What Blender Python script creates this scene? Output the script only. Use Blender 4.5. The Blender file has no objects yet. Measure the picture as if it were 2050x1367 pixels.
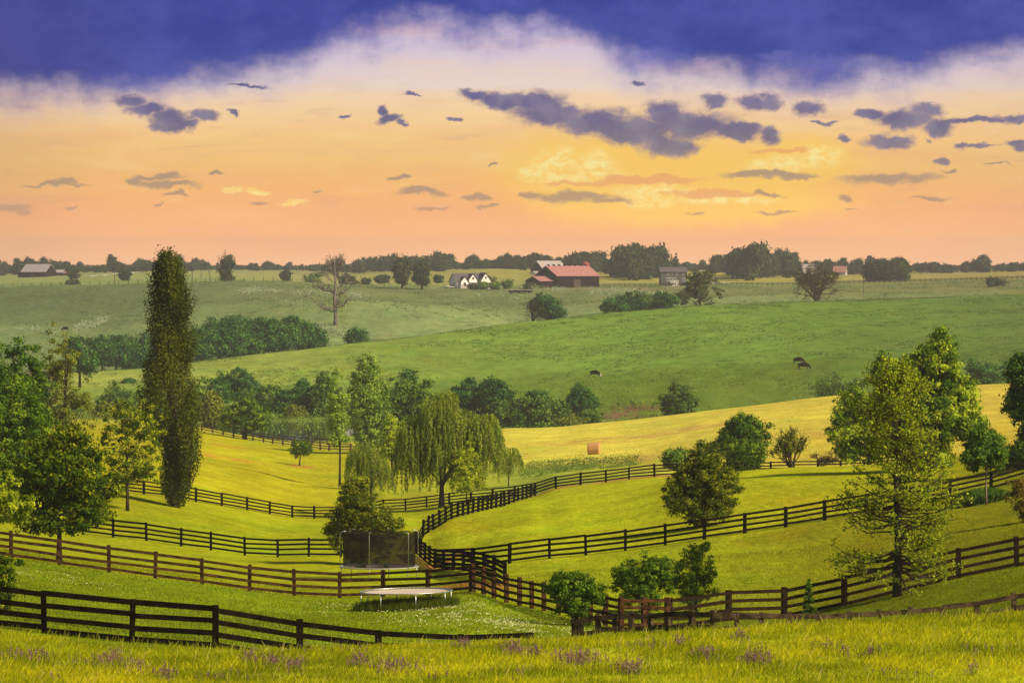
import bpy, bmesh, math, random
import numpy as np
from mathutils import Vector, Matrix
SC = bpy.context.scene
COL = SC.collection
# ---------------------------------------------------------------- camera
F = 7200.0            # focal length in photograph pixels (frame 2050 x 1367)
K = 2.0               # depth unit -> metres
HR = 527.0            # row of the true horizon
PITCH = math.atan((683.5 - HR) / F)
cam_d = bpy.data.cameras.new('camera')
cam_d.sensor_width = 36.0
cam_d.lens = F / 2050.0 * 36.0
cam_d.clip_start = 0.5
cam_d.clip_end = 30000
cam = bpy.data.objects.new('camera', cam_d)
COL.objects.link(cam)
cam.location = (0, 0, 0)
cam.rotation_euler = (math.pi / 2 - PITCH, 0, 0)
SC.camera = cam
SC.render.resolution_x = 1024
SC.render.resolution_y = 682
cp, sp = math.cos(PITCH), math.sin(PITCH)
def unproj(px, row, D):
    """photo pixel + depth (units) -> world point"""
    u = (px - 1025.0) / F; v = (683.5 - row) / F
    dy = cp + v * sp
    k = D * K / dy
    return (u * k, D * K, (v * cp - sp) * k)
# ---------------------------------------------------------------- light and exposure
EXPO = 0.58
SC.view_settings.view_transform = 'Standard'
SC.view_settings.look = 'None'
SC.view_settings.gamma = 1
SC.view_settings.exposure = EXPO
SUN_EL, SUN_AZ = math.radians(38), math.radians(122)     # azimuth measured from +Y towards +X
sun_d = bpy.data.lights.new('sun', 'SUN')
sun_d.energy = 4.6
sun_d.angle = math.radians(4)
sun_d.color = (1.0, 0.82, 0.52)
sun = bpy.data.objects.new('sun', sun_d)
COL.objects.link(sun)
sdir = Vector((math.sin(SUN_AZ) * math.cos(SUN_EL), math.cos(SUN_AZ) * math.cos(SUN_EL), math.sin(SUN_EL)))
sun.rotation_euler = sdir.to_track_quat('Z', 'Y').to_euler()
sun.location = (0, 300, 300)
SC.cycles.max_bounces = 6
SC.cycles.diffuse_bounces = 3
SC.cycles.transparent_max_bounces = 12
SC.cycles.volume_bounces = 1
SC.cycles.use_denoising = True
def lin(c):
    return tuple(((x / 255.0 + 0.055) / 1.055) ** 2.4 if x > 10 else x / 255.0 / 12.92 for x in c)
# ---------------------------------------------------------------- world sky
class NT:
    def __init__(s, nt): s.nt = nt; s.n = nt.nodes; s.l = nt.links
    def new(s, t, **kw):
        n = s.n.new(t)
        for k, v in kw.items(): setattr(n, k, v)
        return n
    def _in(s, sock, v):
        if v is None: return
        if isinstance(v, bpy.types.NodeSocket): s.l.new(v, sock)
        else: sock.default_value = v
    def m(s, op, a, b=None, c=None, clamp=False):
        n = s.n.new('ShaderNodeMath'); n.operation = op; n.use_clamp = clamp
        s._in(n.inputs[0], a); s._in(n.inputs[1], b); s._in(n.inputs[2], c)
        return n.outputs[0]
    def vm(s, op, a, b=None, out=0):
        n = s.n.new('ShaderNodeVectorMath'); n.operation = op
        s._in(n.inputs[0], a); s._in(n.inputs[1], b)
        return n.outputs[out]
    def sstep(s, x, a, b):
        n = s.n.new('ShaderNodeMapRange'); n.interpolation_type = 'SMOOTHSTEP'
        s._in(n.inputs[0], x); n.inputs[1].default_value = a; n.inputs[2].default_value = b
        return n.outputs[0]
    def lmap(s, x, a, b, c=0.0, d=1.0):
        n = s.n.new('ShaderNodeMapRange')
        s._in(n.inputs[0], x)
        for i, v in enumerate((a, b, c, d)): n.inputs[1 + i].default_value = v
        return n.outputs[0]
    def mix(s, f, a, b, mode='MIX'):
        n = s.n.new('ShaderNodeMix'); n.data_type = 'RGBA'; n.blend_type = mode
        s._in(n.inputs[0], f)
        s._in(n.inputs[6], a if not isinstance(a, tuple) else (*a[:3], 1))
        s._in(n.inputs[7], b if not isinstance(b, tuple) else (*b[:3], 1))
        return n.outputs[2]
    def ramp(s, x, stops, interp='LINEAR'):
        n = s.n.new('ShaderNodeValToRGB'); n.color_ramp.interpolation = interp
        e = n.color_ramp.elements
        while len(e) < len(stops): e.new(0.5)
        for i, (p, c) in enumerate(stops):
            e[i].position = p; e[i].color = (*c, 1) if len(c) == 3 else c
        s._in(n.inputs[0], x)
        return n.outputs[0]
    def noise(s, vec, scale, detail=3, rough=0.5, out=0, dist=0.0):
        n = s.n.new('ShaderNodeTexNoise')
        s._in(n.inputs['Vector'], vec); n.inputs['Scale'].default_value = scale
        n.inputs['Detail'].default_value = detail; n.inputs['Roughness'].default_value = rough
        n.inputs['Distortion'].default_value = dist
        return n.outputs[out]
world = bpy.data.worlds.new('World')
SC.world = world
world.use_nodes = True
W = NT(world.node_tree)
W.n.clear()
def build_sky():
    tc = W.new('ShaderNodeTexCoord')
    sx = W.new('ShaderNodeSeparateXYZ'); W.l.new(tc.outputs['Generated'], sx.inputs[0])
    x, y, z = sx.outputs
    yc = W.m('MAXIMUM', y, 0.2)
    # sky coordinates: bearing tangent and elevation tangent, in thousandths
    U = W.m('MULTIPLY', W.m('DIVIDE', x, yc), 7.2)       # thousands of photo pixels
    V = W.m('MULTIPLY', W.m('DIVIDE', z, yc), 7.2)
    uv = W.new('ShaderNodeCombineXYZ'); W.l.new(U, uv.inputs[0]); W.l.new(V, uv.inputs[1])
    uv = uv.outputs[0]
    def c2(px, row):
        X, Y, Z = unproj(px, row, 1.0)
        return (X / Y * 7.2, Z / Y * 7.2)
    # ---- clear band gradient by elevation
    g = [(0, (252, 188, 138)), (30, (253, 184, 128)), (60, (250, 180, 122)), (105, (246, 176, 116)), (150, (250, 186, 112)),
         (195, (250, 196, 118)), (250, (250, 202, 132)), (300, (248, 210, 158)), (338, (243, 212, 180)),
         (352, (236, 214, 200)), (400, (226, 208, 212)), (480, (212, 197, 222))]
    base = W.ramp(W.m('DIVIDE', V, 0.5), [(r / 500.0, lin(c)) for r, c in g])
    # soft large streaks
    st = W.vm('MULTIPLY', uv, (1.2, 9.0, 1))
    n1 = W.noise(st, 1.6, 5, 0.55)
    base = W.mix(W.m('MULTIPLY', W.sstep(n1, 0.5, 0.72), 0.35), base, lin((238, 168, 120)))
    base = W.mix(W.m('MULTIPLY', W.sstep(n1, 0.48, 0.3), 0.22), base, lin((255, 212, 140)))
    # thin mauve and cream veils drifting between the clouds
    vl = W.noise(W.vm('ADD', W.vm('MULTIPLY', uv, (2.2, 13.0, 1)), W.vm('MULTIPLY', uv, (0, 0, 0))), 2.1, 7, 0.62, dist=0.6)
    band = W.m('MULTIPLY', W.sstep(V, 0.06, 0.15), W.sstep(V, 0.42, 0.28))
    base = W.mix(W.m('MULTIPLY', W.m('MULTIPLY', W.sstep(vl, 0.52, 0.74), band), 0.42), base, lin((206, 158, 140)))
    base = W.mix(W.m('MULTIPLY', W.m('MULTIPLY', W.sstep(vl, 0.47, 0.26), band), 0.38), base, lin((255, 222, 158)))
    # darker, greyer far left and a little on the right
    base = W.mix(W.m('MULTIPLY', W.sstep(U, -0.72, -1.1), 0.35), base, lin((190, 145, 110)))
    base = W.mix(W.m('MULTIPLY', W.sstep(U, 0.72, 1.1), 0.2), base, lin((205, 165, 130)))
    # warm bright clouds behind the low bank
    nz = W.noise(W.vm('MULTIPLY', uv, (1, 1.5, 1)), 9.0, 6, 0.6)
    nzc = W.m('MULTIPLY', W.m('SUBTRACT', nz, 0.5), 1.5)
    nb = W.noise(W.vm('MULTIPLY', uv, (1, 1.5, 1)), 42.0, 6, 0.65)
    nbc = W.m('MULTIPLY', W.m('SUBTRACT', nb, 0.5), 1.7)
    wv = W.noise(W.vm('MULTIPLY', uv, (1, 1.25, 1)), 17.0, 7, 0.62, out=1)
    wv = W.vm('MULTIPLY', W.vm('SUBTRACT', wv, (.5, .5, .5)), (.062, .046, 0))
    wuv = W.vm('ADD', uv, wv)
    def blobs(lst, amp=1.0, extra=None):
        cur = None
        for (px, row, rx, ry) in lst:
            a, b = c2(px, row)
            d = W.vm('SUBTRACT', wuv, (a, b, 0))
            d = W.vm('MULTIPLY', d, (1000.0 / rx, 1000.0 / ry, 0))
            L = W.vm('LENGTH', d, None, 1)
            cur = L if cur is None else W.m('SMOOTH_MIN', cur, L, 0.25)
        cur = W.m('ADD', cur, W.m('MULTIPLY', nzc, amp * .9))
        cur = W.m('ADD', cur, W.m('MULTIPLY', nbc, amp * 0.55))
        return cur
    glow = blobs([(1290, 350, 300, 110), (1580, 330, 160, 60), (1200, 330, 190, 60), (1350, 400, 330, 60), (1500, 400, 200, 50)], 0.35)
    base = W.mix(W.m('MULTIPLY', W.sstep(glow, 1.25, 0.5), 0.85), base, lin((255, 205, 92)))
    cum = blobs([(1105, 335, 55, 40), (1130, 312, 30, 26), (1190, 335, 60, 34), (1200, 318, 32, 26), (1060, 350, 30, 22), (1150, 352, 110, 18),
                 (1310, 385, 90, 16), (1640, 315, 60, 22), (1560, 330, 80, 22), (1290, 405, 70, 12), (465, 380, 24, 9), (515, 384, 34, 6), (585, 405, 34, 5), (1450, 398, 120, 12)], 0.45)
    cumc = W.mix(W.sstep(nb, 0.36, 0.64), lin((255, 206, 104)), lin((255, 238, 158)))
    base = W.mix(W.m('MULTIPLY', W.sstep(cum, 1.2, 0.4), 0.85), base, cumc)
    pinkc = blobs([(1290, 362, 120, 9), (1190, 366, 100, 5), (1440, 388, 110, 7), (1560, 300, 60, 5)], 0.5)
    base = W.mix(W.m('MULTIPLY', W.sstep(pinkc, 1.2, 0.7), 0.75), base, lin((236, 166, 104)))
    # ---- upper blue-violet bank with a torn lower edge
    pts = [(-1.05, 190), (-0.9, 195), (-0.77, 175), (-0.62, 165), (-0.5, 150), (-0.41, 132), (-0.37, 95), (-0.3, 74), (-0.2, 56), (-0.12, 60),
           (-0.05, 70), (0.03, 64), (0.1, 62), (0.17, 92), (0.24, 128), (0.34, 150), (0.45, 165), (0.6, 172), (0.75, 162), (0.87, 140), (0.97, 118), (1.05, 105)]
    e = W.ramp(W.lmap(U, -1.1, 1.1), [((p + 1.1) / 2.2, ((527 - r) / 600.0,) * 3) for p, r in pts], 'B_SPLINE')
    edge = W.m('MULTIPLY', e, 0.6)
    wisp = W.noise(W.vm('MULTIPLY', uv, (1.3, 2.0, 1)), 4.5, 6, 0.62)
    wisp2 = W.noise(W.vm('MULTIPLY', uv, (3.0, 1.2, 1)), 5.0, 5, 0.6)
    h = W.m('SUBTRACT', V, edge)
    h = W.m('ADD', h, W.m('MULTIPLY', W.m('SUBTRACT', wisp, 0.5), 0.16))
    h = W.m('ADD', h, W.m('MULTIPLY', W.m('SUBTRACT', wisp2, 0.5), 0.05))
    bank = W.sstep(h, -0.045, 0.05)
    bcol = W.mix(W.sstep(wisp, 0.35, 0.68), lin((46, 62, 150)), lin((70, 82, 168)))
    bcol = W.mix(W.m('MULTIPLY', W.sstep(U, -0.6, -1.1), 0.5), bcol, lin((62, 62, 126)))
    halo = W.m('MULTIPLY', W.sstep(h, -0.09, 0.0), 0.3)
    base = W.mix(halo, base, lin((176, 166, 214)))
    base = W.mix(bank, base, bcol)
    pale = blobs([(1640, 125, 130, 22), (1300, 120, 80, 24), (1560, 112, 60, 10)], 0.5)
    base = W.mix(W.m('MULTIPLY', W.sstep(pale, 1.3, 0.3), 0.35), base, lin((124, 124, 196)))
    # ---- detached dark clouds
    dk = [(950, 192, 34, 14), (1010, 202, 62, 20), (1085, 210, 62, 26), (1110, 230, 92, 27), (1190, 244, 82, 30), (1260, 264, 92, 30), (1335, 226, 52, 27), (1390, 250, 94, 34), (1345, 292, 66, 26),
          (1470, 262, 70, 18), (1545, 270, 26, 20), (262, 200, 32, 16), (298, 218, 44, 21), (338, 238, 46, 20), (335, 257, 46, 12), (402, 234, 36, 15), (375, 250, 30, 10), (470, 228, 12, 6),
          (768, 220, 16, 13), (780, 238, 28, 12), (805, 250, 14, 6), (1430, 200, 36, 17), (1438, 214, 24, 9), (1522, 204, 50, 18), (1620, 221, 34, 17), (1745, 228, 30, 10), (1810, 242, 66, 22),
          (1850, 222, 36, 14), (1878, 254, 34, 20), (1960, 242, 110, 9), (2045, 240, 60, 10), (1775, 285, 52, 14), (1690, 282, 18, 9), (1960, 292, 44, 6), (2040, 288, 34, 11), (1925, 292, 16, 8),
          (1890, 322, 12, 10), (1650, 248, 28, 4), (500, 173, 46, 4), (1282, 168, 12, 7), (912, 238, 14, 4), (695, 234, 14, 4), (830, 191, 20, 3)]
    dd = blobs(dk, 0.75)
    dm = W.sstep(dd, 1.22, 0.58)
    dcol = W.ramp(W.m('DIVIDE', V, 0.5), [(0.3, lin((172, 144, 122))), (0.44, lin((112, 108, 130))), (0.55, lin((88, 90, 134))), (0.68, lin((78, 82, 142)))])
    shade = W.noise(uv, 14.0, 4, 0.55)
    dcol = W.mix(W.m('MULTIPLY', W.sstep(shade, 0.38, 0.66), 0.55), dcol, lin((146, 138, 160)))
    # thinner, warmer undersides and lighter rims where the cloud thins out
    dcol = W.mix(W.m('MULTIPLY', W.sstep(dd, 0.4, 1.1), 0.65), dcol, lin((176, 146, 150)))
    base = W.mix(W.m('MULTIPLY', dm, 0.93), base, dcol)
    lw = [(1540, 352, 100, 7), (1500, 348, 50, 6), (1600, 356, 50, 6), (1780, 358, 115, 13), (1150, 393, 100, 12), (1220, 403, 50, 8), (1060, 388, 22, 7), (840, 384, 58, 9), (955, 393, 40, 8), (860, 414, 40, 4),
          (980, 412, 26, 5), (318, 355, 60, 7), (340, 370, 70, 8), (270, 362, 20, 8), (350, 388, 28, 5), (110, 370, 70, 5), (135, 365, 18, 5), (25, 415, 38, 11), (50, 424, 20, 7), (436, 346, 16, 4), (800, 352, 24, 5),
          (1868, 398, 42, 6), (518, 410, 20, 5), (142, 409, 16, 5), (1690, 392, 14, 8), (1540, 388, 30, 4), (320, 408, 12, 4), (636, 383, 10, 3), (988, 330, 10, 4), (1900, 345, 18, 4), (1560, 425, 40, 4), (1395, 424, 18, 4),
          (1860, 284, 10, 5), (2000, 330, 30, 3), (1700, 415, 14, 3)]
    ld = blobs(lw, 0.7)
    lcol = W.ramp(W.m('DIVIDE', V, 0.5), [(0.18, lin((202, 150, 118))), (0.26, lin((172, 140, 116))), (0.34, lin((168, 142, 120))), (0.42, lin((150, 135, 130)))])
    base = W.mix(W.m('MULTIPLY', W.sstep(ld, 1.2, 0.45), 0.85), base, lcol)
    base = W.mix(1.0, base, W.mix(W.sstep(V, -0.01, 0.2), (1.42, 1.34, 1.16), (1.0, 1.0, 1.0)), 'MULTIPLY')
    k = 1.0 / 2 ** EXPO
    em = W.new('ShaderNodeBackground'); W.l.new(base, em.inputs[0]); em.inputs[1].default_value = k
    sky = W.new('ShaderNodeTexSky'); sky.sky_type = 'NISHITA'; sky.sun_disc = False
    sky.sun_elevation = SUN_EL; sky.sun_rotation = SUN_AZ
    sky.dust_density = 3.0
    bg = W.new('ShaderNodeBackground'); W.l.new(sky.outputs[0], bg.inputs[0]); bg.inputs[1].default_value = 0.055
    el = W.m('MAXIMUM', W.sstep(V, 0.65, 1.6), W.sstep(y, 0.35, 0.15))
    ms = W.new('ShaderNodeMixShader'); W.l.new(el, ms.inputs[0]); W.l.new(em.outputs[0], ms.inputs[1]); W.l.new(bg.outputs[0], ms.inputs[2])
    out = W.new('ShaderNodeOutputWorld'); W.l.new(ms.outputs[0], out.inputs[0])
build_sky()
# ---------------------------------------------------------------- helpers: objects and tags
def tag(o, label=None, cat=None, group=None, kind=None):
    if label: o['label'] = label
    if cat: o['category'] = cat
    if group: o['group'] = group
    if kind: o['kind'] = kind
    return o
def empty(name, loc, rz=0.0, label=None, cat=None, group=None):
    o = bpy.data.objects.new(name, None); COL.objects.link(o)
    o.location = loc; o.rotation_euler = (0, 0, rz); o.empty_display_size = 0.3
    return tag(o, label, cat, group)
def link(name, me, mats, parent=None, loc=None, rz=0.0):
    o = bpy.data.objects.new(name, me); COL.objects.link(o)
    if mats is not None and len(me.materials) == 0:
        for m_ in (mats if isinstance(mats, (list, tuple)) else [mats]): me.materials.append(m_)
    if parent is not None: o.parent = parent
    if loc is not None: o.location = loc
    if rz: o.rotation_euler = (0, 0, rz)
    return o
def copy_tree(o, parent=None):
    c = o.copy(); COL.objects.link(c)
    if parent is not None: c.parent = parent
    for ch in list(o.children): copy_tree(ch, c)
    return c
def mesh_np(name, V, Fq, smooth=False, tint=None, mats=None):
    """V (n,3); Fq (m,k) uniform polygons"""
    me = bpy.data.meshes.new(name)
    V = np.ascontiguousarray(V, dtype=np.float32); Fq = np.ascontiguousarray(Fq, dtype=np.int32)
    me.vertices.add(len(V)); me.vertices.foreach_set('co', V.ravel())
    m_, k_ = Fq.shape
    me.loops.add(m_ * k_); me.loops.foreach_set('vertex_index', Fq.ravel())
    me.polygons.add(m_); me.polygons.foreach_set('loop_start', np.arange(0, m_ * k_, k_, dtype=np.int32))
    if smooth: me.polygons.foreach_set('use_smooth', np.ones(m_, dtype=bool))
    if tint is not None:
        a = me.attributes.new('tint', 'FLOAT', 'POINT'); a.data.foreach_set('value', np.ascontiguousarray(tint, dtype=np.float32))
    me.update(calc_edges=True)
    return me
class MB:
    """collects quads (and tris repeated as quads are avoided: tris kept apart)"""
    def __init__(s): s.v = []; s.f = []
    def quad(s, *p):
        i = len(s.v); s.v += [tuple(q) for q in p]; s.f.append(tuple(range(i, i + len(p))))
    def box(s, x0, x1, y0, y1, z0, z1):
        i = len(s.v)
        s.v += [(x, y, z) for z in (z0, z1) for x, y in ((x0, y0), (x1, y0), (x1, y1), (x0, y1))]
        for f in ((3, 2, 1, 0), (4, 5, 6, 7), (0, 1, 5, 4), (1, 2, 6, 5), (2, 3, 7, 6), (3, 0, 4, 7)): s.f.append(tuple(i + k for k in f))
    def beam(s, a, b, w, h, up=(0, 0, 1)):
        a = Vector(a); b = Vector(b); d = (b - a).normalized(); u = Vector(up)
        side = d.cross(u)
        if side.length < 1e-4: side = Vector((1, 0, 0))
        side.normalize(); u2 = side.cross(d).normalized()
        i = len(s.v)
        for p in (a, b):
            for sx, sz in ((-1, -1), (1, -1), (1, 1), (-1, 1)): s.v.append(tuple(p + side * (sx * w / 2) + u2 * (sz * h / 2)))
        for f in ((3, 2, 1, 0), (4, 5, 6, 7), (0, 1, 5, 4), (1, 2, 6, 5), (2, 3, 7, 6), (3, 0, 4, 7)): s.f.append(tuple(i + k for k in f))
    def tube(s, pts, rad, n=6, closed=False):
        pts = [Vector(p) for p in pts]; m_ = len(pts); i0 = len(s.v)
        for j, p in enumerate(pts):
            if closed: d = pts[(j + 1) % m_] - pts[j - 1]
            else: d = pts[min(j + 1, m_ - 1)] - pts[max(j - 1, 0)]
            d.normalize()
            a = d.cross(Vector((0.13, 0.27, 0.95)));
            if a.length < 0.15: a = d.cross(Vector((1, 0, 0)))
            a.normalize(); b = d.cross(a)
            r = rad[j] if isinstance(rad, (list, tuple)) else rad
            for k in range(n):
                t = 2 * math.pi * k / n
                s.v.append(tuple(p + a * (r * math.cos(t)) + b * (r * math.sin(t))))
        rng_ = m_ if closed else m_ - 1
        for j in range(rng_):
            for k in range(n):
                a0 = i0 + j * n; a1 = i0 + ((j + 1) % m_) * n
                s.f.append((a0 + k, a0 + (k + 1) % n, a1 + (k + 1) % n, a1 + k))
        if not closed:
            s.f.append(tuple(i0 + k for k in range(n))[::-1]); s.f.append(tuple(i0 + (m_ - 1) * n + k for k in range(n)))
    def mesh(s, name, smooth=False):
        me = bpy.data.meshes.new(name); me.from_pydata(s.v, [], s.f)
        if smooth: me.polygons.foreach_set('use_smooth', np.ones(len(me.polygons), dtype=bool))
        me.update(); return me
    def build(s, name, mat, parent=None, smooth=False, loc=None):
        return link(name, s.mesh(name, smooth), mat, parent, loc)
# ---------------------------------------------------------------- materials
def new_mat(name):
    m_ = bpy.data.materials.new(name); m_.use_nodes = True
    N = NT(m_.node_tree); N.n.clear()
    out = N.new('ShaderNodeOutputMaterial')
    return m_, N, out
def principled(N, out, col, rough=0.8, bump=None, bdist=0.02, spec=0.3, metal=0.0):
    p = N.new('ShaderNodeBsdfPrincipled')
    N._in(p.inputs['Base Color'], col if not isinstance(col, tuple) else (*col[:3], 1))
    N._in(p.inputs['Roughness'], rough); p.inputs['Specular IOR Level'].default_value = spec
    p.inputs['Metallic'].default_value = metal
    if bump is not None:
        b = N.new('ShaderNodeBump'); N._in(b.inputs['Height'], bump); b.inputs['Distance'].default_value = bdist
        N.l.new(b.outputs[0], p.inputs['Normal'])
    N.l.new(p.outputs[0], out.inputs[0])
    return p
def simple(name, c1, c2=None, scale=3.0, rough=0.8, stretch=(1, 1, 1), bdist=0.01, spec=0.25, metal=0.0):
    m_, N, out = new_mat(name)
    tc = N.new('ShaderNodeTexCoord').outputs['Object']
    v = N.vm('MULTIPLY', tc, stretch)
    n = N.noise(v, scale, 5, 0.6)
    col = N.mix(N.sstep(n, 0.35, 0.65), c1, c2 or tuple(x * 0.6 for x in c1))
    principled(N, out, col, rough, n, bdist, spec, metal)
    return m_
def leaf_mat(name, dark, mid, light, transl=0.4):
    m_, N, out = new_mat(name)
    a = N.new('ShaderNodeAttribute', attribute_name='tint').outputs['Fac']
    oi = N.new('ShaderNodeObjectInfo').outputs['Random']
    a = N.m('ADD', a, N.m('MULTIPLY', N.m('SUBTRACT', oi, 0.5), 0.2))
    col = N.ramp(a, [(0.1, dark), (0.5, mid), (0.92, light)])
    d = N.new('ShaderNodeBsdfDiffuse'); N.l.new(col, d.inputs[0])
    t = N.new('ShaderNodeBsdfTranslucent')
    tcx = N.mix(0.5, col, N.mix(1.0, col, (1.0, 0.95, 0.35), 'MULTIPLY'))
    N.l.new(tcx, t.inputs[0])
    ms = N.new('ShaderNodeMixShader'); ms.inputs[0].default_value = transl
    N.l.new(d.outputs[0], ms.inputs[1]); N.l.new(t.outputs[0], ms.inputs[2])
    N.l.new(ms.outputs[0], out.inputs[0])
    return m_
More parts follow.
